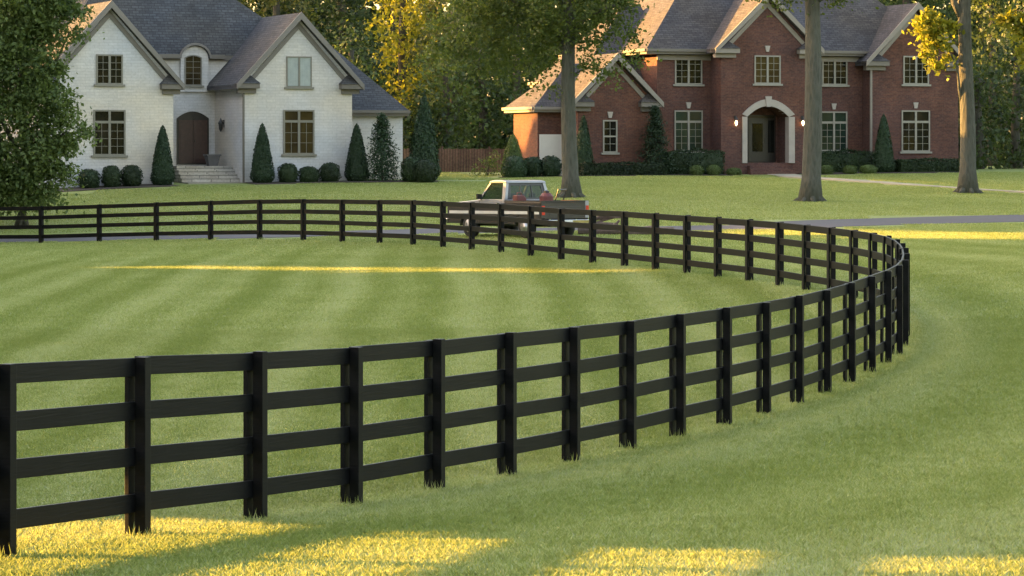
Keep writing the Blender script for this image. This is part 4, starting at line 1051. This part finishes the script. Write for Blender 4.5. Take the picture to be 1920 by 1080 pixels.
# cab
cab = MB(); by = 1.04; cy0, cy1 = 1.04, 2.42
lowp = [(by, .42), (2.5, .42), (2.5, 1.16), (by, 1.16)]
cab.prism_x(lowp, -hw, hw); lower = cab.build('cab_lower', M_dk, tr, bevel=.02)
MB().box(-hw-.008, hw+.008, by+.01, 2.49, 1.02, 1.19).build('belt_panel', M_silver, tr, bevel=.01)
MB().box(-hw-.016, hw+.016, by+.01, 4.1, .74, .83).build('side_sheen', M_white, tr)  # same painted reflection, carried along cab and front wing
# pillars and roof: tumblehome
ZR = 1.76; ins = .17
def pil(x0, y0, z0, x1, y1, z1, w, dpt):
    return MB().add([(x0-w/2,y0-dpt/2,z0),(x0+w/2,y0-dpt/2,z0),(x0+w/2,y0+dpt/2,z0),(x0-w/2,y0+dpt/2,z0),(x1-w/2,y1-dpt/2,z1),(x1+w/2,y1-dpt/2,z1),(x1+w/2,y1+dpt/2,z1),(x1-w/2,y1+dpt/2,z1)],
                    [(0,3,2,1),(4,5,6,7),(0,1,5,4),(1,2,6,5),(2,3,7,6),(3,0,4,7)])
for sx in (-1, 1):
    for (ya, yb, w, dp) in ((1.11, 1.2, .1, .16), (2.46, 1.98, .07, .08)):
        q_ = pil(sx*(hw-.06), ya, 1.19, sx*(hw-ins), yb, ZR-.05, w, dp); q_.build('pillar', M_silver, tr)
rf = MB(); rr = [(1.09, ZR-.06), (2.06, ZR-.06), (2.0, ZR+.0), (1.7, ZR+.035), (1.35, ZR+.03), (1.12, ZR-.005)]
rf.prism_x(rr, -hw+ins-.06, hw-ins+.06); roof = rf.build('cab_roof', M_silver, tr, bevel=.02)
# rear window: frame, two panes and centre bar
rw = MB(); q_ = [(-hw+.1, 1.19), (hw-.1, 1.19), (hw-ins-.02, ZR-.06), (-hw+ins+.02, ZR-.06)]
def lerp_quad(i0, i1, j0, j1, y0, y1, mbx):
    def pt(i, j):
        zl_ = q_[0][1]+(q_[3][1]-q_[0][1])*j; xl = q_[0][0]+(q_[3][0]-q_[0][0])*j; xr = q_[1][0]+(q_[2][0]-q_[1][0])*j
        return xl+(xr-xl)*i, 1.05+.09*j, zl_
    vs = []
    for yy in (y0, y1):
        for (i, j) in ((i0, j0), (i1, j0), (i1, j1), (i0, j1)):
            p_ = pt(i, j); vs.append((p_[0], p_[1]+yy, p_[2]))
    mbx.add(vs, [(0,1,2,3), (7,6,5,4), (0,4,5,1), (1,5,6,2), (2,6,7,3), (3,7,4,0)])
for a in ((0, .09, 0, 1), (.91, 1, 0, 1), (.09, .91, 0, .1), (.09, .91, .84, 1), (.34, .365, .1, .88), (.635, .66, .1, .88)): lerp_quad(*a, 0, .04, rw)
rwo = rw.build('rear_window', M_iron, tr)
gl = MB(); lerp_quad(.09, .91, .1, .84, .012, .02, gl); gl.build('pane', M_cg, rwo)
for sx in (-1, 1):
    mb = MB(); xa, xb_ = sx*(hw-.05), sx*(hw-ins+.03)
    vs = [(xa, 1.2, 1.19), (xa, 2.42, 1.19), (xb_, 2.0, ZR-.06), (xb_, 1.26, ZR-.06)]; vs += [(v[0]-sx*.012, v[1], v[2]) for v in vs]
    mb.add(vs, [(0,1,2,3), (7,6,5,4), (0,4,5,1), (1,5,6,2), (2,6,7,3), (3,7,4,0)]); mb.build('side_window', M_cg, tr)
    a, b = sorted((sx*(hw+.009), sx*(hw+.014)))
    dd_ = MB().box(a, b, 1.2, 1.21, .5, 1.15).box(a, b, 2.4, 2.41, .5, 1.15).build('door_seam', M_iron, tr)
    a, b = sorted((sx*(hw+.009), sx*(hw+.03))); MB().box(a, b, 1.28, 1.42, 1.05, 1.08).build('door_handle', M_chr, tr)
    a, b = sorted((sx*(hw+.05), sx*(hw+.22))); mm = MB().box(a, b, 2.2, 2.28, 1.2, 1.36); mm.tube([(sx*(hw-.0), 2.3, 1.17), (sx*(hw+.1), 2.26, 1.22)], [.015, .015], 6); mm.build('mirror', M_iron, tr)
vs = [(-hw+.1, 2.48, 1.19), (hw-.1, 2.48, 1.19), (hw-ins-.02, 2.02, ZR-.06), (-hw+ins+.02, 2.02, ZR-.06)]; vs += [(v[0], v[1]-.015, v[2]-.005) for v in vs]
MB().add(vs, [(3,2,1,0), (4,5,6,7), (0,1,5,4), (1,2,6,5), (2,3,7,6), (3,0,4,7)]).build('windscreen', M_cg, tr)
mb = MB(); mb.box(-.74, .74, 1.25, 1.42, .7, 1.2); mb.box(-.74, .74, 1.25, 1.8, .6, .8); mb.build('seat', M_int, tr)
for sx in (-.38, .38): MB().box(sx-.12, sx+.12, 1.28, 1.36, 1.225, 1.38).build('headrest', M_int, tr, bevel=.03)
wheel_c = (-.38, 2.05, 1.12); mb = MB()
mb.tube([(wheel_c[0]+.18*math.cos(a), wheel_c[1]-.06*math.sin(a), wheel_c[2]+.17*math.sin(a)) for a in np.linspace(0, 2*math.pi, 17)], [.014]*17, 6, cap=False); mb.build('steering_wheel', M_int, tr)
# hood and front wings
hd = MB(); prof = [(2.505, .42), (2.68, .42)]+[(3.05+.43*math.cos(a), .40+.43*math.sin(a)) for a in np.linspace(math.pi, 0, 11)][1:-1]+[(3.5, .42), (FL-.05, .44), (FL, .9), (FL-.06, 1.0), (3.6, 1.04), (2.505, 1.06)]
hd.prism_x(prof, -hw, hw); hd.build('front_body', M_dk, tr, bevel=.02)
MB().prism_x([(2.47, 1.062), (3.4, 1.042), (FL-.05, 1.002), (FL-.12, 1.06), (3.4, 1.12), (2.47, 1.175)], -hw+.01, hw-.01).build('hood', M_silver, tr, bevel=.02)
mb = MB(); mb.box(-hw-.01, hw+.01, FL-.0, FL+.12, .42, .58); mb.build('front_bumper', M_chr, tr, bevel=.02)
MB().box(-.6, .6, FL-.02, FL+.03, .68, .92).build('grille', M_iron, tr)
for sx in (-1, 1): a, b = sorted((sx*.56, sx*.82)); MB().box(a, b, FL-.02, FL+.04, .7, .9).build('headlight', M_chr, tr)
for sx in (-1, 1):
    for yy in (0, 3.05):
        w = empty('wheel', (0, 0, 0)); w.parent = tr; w.location = (sx*(hw-.13), yy, .35); w.rotation_euler = (0, math.pi/2*sx, 0)
        MB().lathe([(.20, -.11), (.30, -.12), (.345, -.10), (.355, 0), (.345, .10), (.30, .12), (.20, .11)], (0,0,0), 24).build('tyre', M_rub, w, True)
        r1_ = MB().lathe([(.2, .05), (.215, .115), (.205, .124), (.18, .09), (.06, .07), (.055, .125), (.02, .13)], (0,0,0), 20).build('rim', M_rim, w, True)
MB().box(-.55, .55, RL+.1, 4.0, .35, .45).build('chassis', M_iron, tr)
for sx in (-1, 1): a, b = sorted((sx*.55, sx*.8)); MB().box(a, b, -.44, .44, .45, .85).build('wheel_house', M_iron, tr)

def on_truck(x, y, z):
    v = Matrix.LocRotScale(tr.location, tr.rotation_euler, None) @ Vector((x, y, z)); return v
# cargo
cr_ = empty('wooden_crate', on_truck(-.38, .72, .662), TY); tag(cr_, 'wooden slatted crate under the red fuel can in the truck bed', 'crate')
mb = MB(); mb.box(-.38,.38,-.16,.16,.17,.2)
for zz in (0, .09): mb.box(-.38,.38,-.16,-.14,zz,zz+.075); mb.box(-.38,.38,.14,.16,zz,zz+.075)
for xx in (-.38, .35): mb.box(xx,xx+.03,-.138,.138,0,.167)
mb.build('crate_box', M_cut, cr_)
def fuel_can(x, y, rz, label):
    t = empty('fuel_can', on_truck(x, y, .864), TY+rz); tag(t, label, 'fuel can')
    MB().prism([(-.19, 0), (.19, 0), (.19, .36), (.1, .46), (-.19, .46)], -.12, .12).build('can_body', M_red, t, bevel=.03)
    MB().tube([(-.12, 0, .44), (-.1, 0, .53), (.06, 0, .53), (.08, 0, .44)], [.018]*4, 8).build('handle', M_red, t)
    MB().lathe([(.03, 0), (.03, .07), (.012, .1), (.012, .17)], (.14, 0, .4), 10).build('spout', M_iron, t)
fuel_can(-.52, .72, .1, 'red fuel can in the truck bed behind the cab')
mw_ = empty('lawn_mower', on_truck(.1, .15, .662), TY+.5); mw_.scale = (1.3, 1.3, 1.35); tag(mw_, 'red push mower with upright bar handle standing in the truck bed', 'lawn mower')
MB().prism([(-.28, .12), (.28, .12), (.24, .3), (-.24, .3)], -.3, .3).build('deck', M_red, mw_, bevel=.03)
MB().lathe([(.15, .3), (.17, .34), (.17, .46), (.1, .54)], (0, 0, 0), 14).build('engine', M_red, mw_)
MB().lathe([(.07, .54), (.07, .58), (.03, .6)], (0, 0, 0), 12).build('engine_cap', M_iron, mw_)
for sx in (-1, 1):
    for sy in (-1, 1): w = MB().lathe([(.03, -.03), (.12, -.03), (.12, .03), (.03, .03)], (0,0,0), 14).build('wheel', M_rub, mw_); w.rotation_euler = (0, math.pi/2, 0); w.location = (sx*.31, sy*.24, .12)
MB().tube([(-.22, -.28, .2), (-.22, -.42, .62), (.22, -.42, .62), (.22, -.28, .2)], [.014]*4, 8).build('handle_bar', M_iron, mw_)
tb = empty('tool_crate', on_truck(.56, -.55, .662), TY+.1); tag(tb, 'rusty orange crate in the right side of the truck bed', 'crate')
mb = MB(); mb.box(-.2,.2,-.3,.3,0,.03); mb.box(-.2,-.17,-.3,.3,.03,.5); mb.box(.17,.2,-.3,.3,.03,.5); mb.box(-.17,.17,-.3,-.27,.03,.5); mb.box(-.17,.17,.27,.3,.03,.5); mb.build('crate_box', plain('rusty_orange', (.34, .13, .06), .7, .3), tb)

# log and branches behind the truck
lx0 = G(1085, 440, 80, 120); lx1 = G(1262, 441, 80, 120)
lz0 = tz(lx0[0], lx0[1]); 
t = empty('fallen_log', (lx0[0], lx0[1], lz0)); tag(t, 'long brown log lying on the grass behind the truck', 'log')
dx = (lx1[0]-lx0[0], lx1[1]-lx0[1], tz(lx1[0], lx1[1])-lz0)
pts = [(dx[0]*k/9, dx[1]*k/9+.06*math.sin(k), dx[2]*k/9+.13+.02*math.sin(k*2)) for k in range(10)]
MB().tube(pts, [.17-.004*k+.012*math.sin(k*3) for k in range(10)], 12, .1).build('log_trunk', M_log, t)
MB().tube([tuple(np.array(pts[3])), tuple(np.array(pts[3])+np.array([.3, -.1, .34]))], [.07, .035], 8, .1).build('stub', M_log, t)
t = empty('branch_pile', (lx0[0]+.75, lx0[1]+.7, tz(lx0[0]+.75, lx0[1]+.7))); tag(t, 'small heap of cut branches with pale ends beside the truck tailgate', 'branch pile')
for k in range(9):
    a = random.uniform(-.5, .5); c0_ = Vector((-.5+random.random()*.25, random.uniform(-.3, .3), .05+.05*k)); c1_ = c0_+Vector((.9*math.cos(a), .4*math.sin(a), random.uniform(-.05, .38)))
    if k > 5: c1_.z = .72-.1*(k-6)
    b_ = MB().tube([c0_, (c0_+c1_)/2+Vector((0, 0, .05)), c1_], [.045, .04, .032], 7, .1).build('branch', M_log, t)
    dd = (c1_-c0_).normalized(); MB().tube([c1_+dd*.001, c1_+dd*.012], [.033, .03], 7).build('cut_end', M_cut, b_)

# ------------------------------------------------------------------ grass blades
def blade_patch(name, size, n, hgt, wid, seed):
    r_ = np.random.default_rng(seed); p = (r_.random((n, 2))-.5)*size; a = r_.random(n)*2*math.pi; hh = hgt*(.55+.7*r_.random(n)); ln = hh[:, None]*r_.normal(size=(n, 2))*.45
    w = wid*(.7+.6*r_.random(n)); dx = np.cos(a)*w/2; dy = np.sin(a)*w/2
    base = np.stack([p[:, 0], p[:, 1], np.full(n, -.012)], 1)
    A = base+np.stack([-dx, -dy, 0*dx], 1); B = base+np.stack([dx, dy, 0*dx], 1)
    Mx = base+np.stack([ln[:, 0]*.35+dx*.5, ln[:, 1]*.35+dy*.5, hh*.6], 1); T_ = base+np.stack([ln[:, 0], ln[:, 1], hh], 1)
    return quads_obj(name, np.stack([A, B, Mx, T_], 1), M_blade, link=False)
src_near = blade_patch('grass_patch', 1.06, 2250, .042, .0072, 1); src_mid = blade_patch('grass_patch', 2.1, 4000, .044, .0175, 2); src_far = blade_patch('grass_patch', 2.1, 1400, .046, .038, 3)
def blocked(x, y):
    m = np.zeros(len(x), bool)
    for P_, W_2 in ROADS:
        for i in range(0, len(P_)):
            m |= (x-P_[i][0])**2+(y-P_[i][1])**2 < (W_2[i]/2+(.9 if x.size > 3000 else .5))**2
    for hs_, u0_, u1_, v0_, v1_ in ((WH, -10, 9, -.2, 9), (WH, -4, .2, -2, 5), (BH, -10, 18, -.3, 12)):
        dx, dy = x-hs_.X0, y-hs_.Y0; u = dx*hs_.c+dy*hs_.s; v = -dx*hs_.s+dy*hs_.c; m |= (u > u0_) & (u < u1_) & (v > v0_) & (v < v1_)
    return m
def grass(y0, y1, step, src, seed, nm='grass'):
    r_ = np.random.default_rng(seed); P_ = []
    ys = np.arange(y0, y1, step)
    for y in ys:
        hwid = y*.168+1.5
        xs = np.arange(-hwid, hwid, step)+r_.random()*step; P_ += [(x, y) for x in xs]
    P_ = np.array(P_); P_ = P_[~blocked(P_[:, 0], P_[:, 1])]
    Z = TZ(P_[:, 0], P_[:, 1]); e = .5
    gx = (TZ(P_[:, 0]+e, P_[:, 1])-TZ(P_[:, 0]-e, P_[:, 1]))/(2*e); gy = (TZ(P_[:, 0], P_[:, 1]+e)-TZ(P_[:, 0], P_[:, 1]-e))/(2*e)
    rz = r_.integers(0, 4, len(P_))*math.pi/2; rx = gx*np.cos(rz)+gy*np.sin(rz); ry = -gx*np.sin(rz)+gy*np.cos(rz)
    rot = np.stack([np.arctan(ry), -np.arctan(rx), rz], 1)
    me = bpy.data.meshes.new(nm); me.vertices.add(len(P_)); me.vertices.foreach_set('co', np.stack([P_[:, 0], P_[:, 1], Z+.004], 1).ravel())
    at = me.attributes.new('rot', 'FLOAT_VECTOR', 'POINT'); at.data.foreach_set('vector', rot.ravel()); me.update(); me.materials.append(M_blade)
    o = bpy.data.objects.new(nm, me); COL.objects.link(o); tag(o, kind='stuff')
    ng = bpy.data.node_groups.new('grass_scatter', 'GeometryNodeTree')
    ng.interface.new_socket('Geometry', in_out='INPUT', socket_type='NodeSocketGeometry'); ng.interface.new_socket('Geometry', in_out='OUTPUT', socket_type='NodeSocketGeometry')
    gi = ng.nodes.new('NodeGroupInput'); go = ng.nodes.new('NodeGroupOutput'); ip = ng.nodes.new('GeometryNodeInstanceOnPoints'); ob = ng.nodes.new('GeometryNodeObjectInfo'); ob.inputs['Object'].default_value = src
    na = ng.nodes.new('GeometryNodeInputNamedAttribute'); na.data_type = 'FLOAT_VECTOR'; na.inputs['Name'].default_value = 'rot'
    L = ng.links.new; L(gi.outputs[0], ip.inputs['Points']); L(ob.outputs['Geometry'], ip.inputs['Instance']); 
    er = ng.nodes.new('FunctionNodeEulerToRotation'); L(na.outputs[0], er.inputs[0]); L(er.outputs[0], ip.inputs['Rotation']); L(ip.outputs[0], go.inputs[0])
    md = o.modifiers.new('scatter', 'NODES'); md.node_group = ng; return o
grass(19, 56.5, 1.0, src_near, 1); grass(57.5, 90, 2.0, src_mid, 2); grass(91, 166, 2.0, src_far, 3)

# uncut tufts round the feet of the posts
tq = []
for i in range(n_posts):
    p = PF[i]; k = 46 if p[1] < 60 else 26
    a_2 = rng.random(k)*6.283; rr_2 = .05+.13*rng.random(k)**1.5; X_2 = p[0]+np.cos(a_2)*rr_2; Y_2 = p[1]+np.sin(a_2)*rr_2; Z_2 = TZ(X_2, Y_2)-.01; hh_2 = .05+.08*rng.random(k)
    th = rng.random(k)*6.283; wd = .006 if p[1] < 60 else .012; dx = np.cos(th)*wd; dy = np.sin(th)*wd; lx = (rng.random(k)-.5)*.08; ly = (rng.random(k)-.5)*.08
    B0 = np.stack([X_2, Y_2, Z_2], 1); D = np.stack([dx, dy, 0*dx], 1); L2 = np.stack([lx, ly, hh_2], 1)
    tq.append(np.stack([B0-D, B0+D, B0+L2*.6+D*.6, B0+L2], 1))
tag(quads_obj('grass', np.concatenate(tq), M_blade), kind='stuff')

# ------------------------------------------------------------------ light, sky, camera
w = bpy.data.worlds.new('World'); sc.world = w; w.use_nodes = True; nt = w.node_tree; bgn = nt.nodes['Background']
sky = nt.nodes.new('ShaderNodeTexSky'); sky.sky_type = 'NISHITA'; sky.sun_disc = False; sky.sun_elevation = SEL
sdx, sdy = -math.cos(SAZ), -math.sin(SAZ)          # direction towards the sun
sky.sun_rotation = math.atan2(sdx, sdy); sky.air_density = 1.0; sky.dust_density = 2.5; sky.ozone_density = .3
tint = mixc(nt, 1.0, sky.outputs[0], (1.12, .98, .90), 'MULTIPLY')
nt.links.new(tint, bgn.inputs[0]); bgn.inputs[1].default_value = .075
sl_ = bpy.data.lights.new('sun', 'SUN'); sl_.energy = 2.5; sl_.angle = R(.5); sl_.color = (1, .51, .12)
so = bpy.data.objects.new('sun', sl_); COL.objects.link(so)
dirv = Vector((math.cos(SAZ)*math.cos(SEL), math.sin(SAZ)*math.cos(SEL), -math.sin(SEL))); so.rotation_euler = dirv.to_track_quat('-Z', 'Y').to_euler()
so.location = (-30, 40, 40)
cam = bpy.data.cameras.new('camera'); cam.sensor_width = 36; cam.lens = F*36/1920; cam.shift_y = -(540-HZ)/1920; cam.clip_end = 3000; cam.clip_start = .5
co_ = bpy.data.objects.new('camera', cam); COL.objects.link(co_); co_.location = (0, 0, CH); co_.rotation_euler = (R(90), 0, 0); sc.camera = co_
vs_ = sc.view_settings; vs_.view_transform = 'Standard'; vs_.look = 'None'; vs_.gamma = 1; vs_.exposure = 3.9
sc.cycles.max_bounces = 6; sc.cycles.transparent_max_bounces = 8
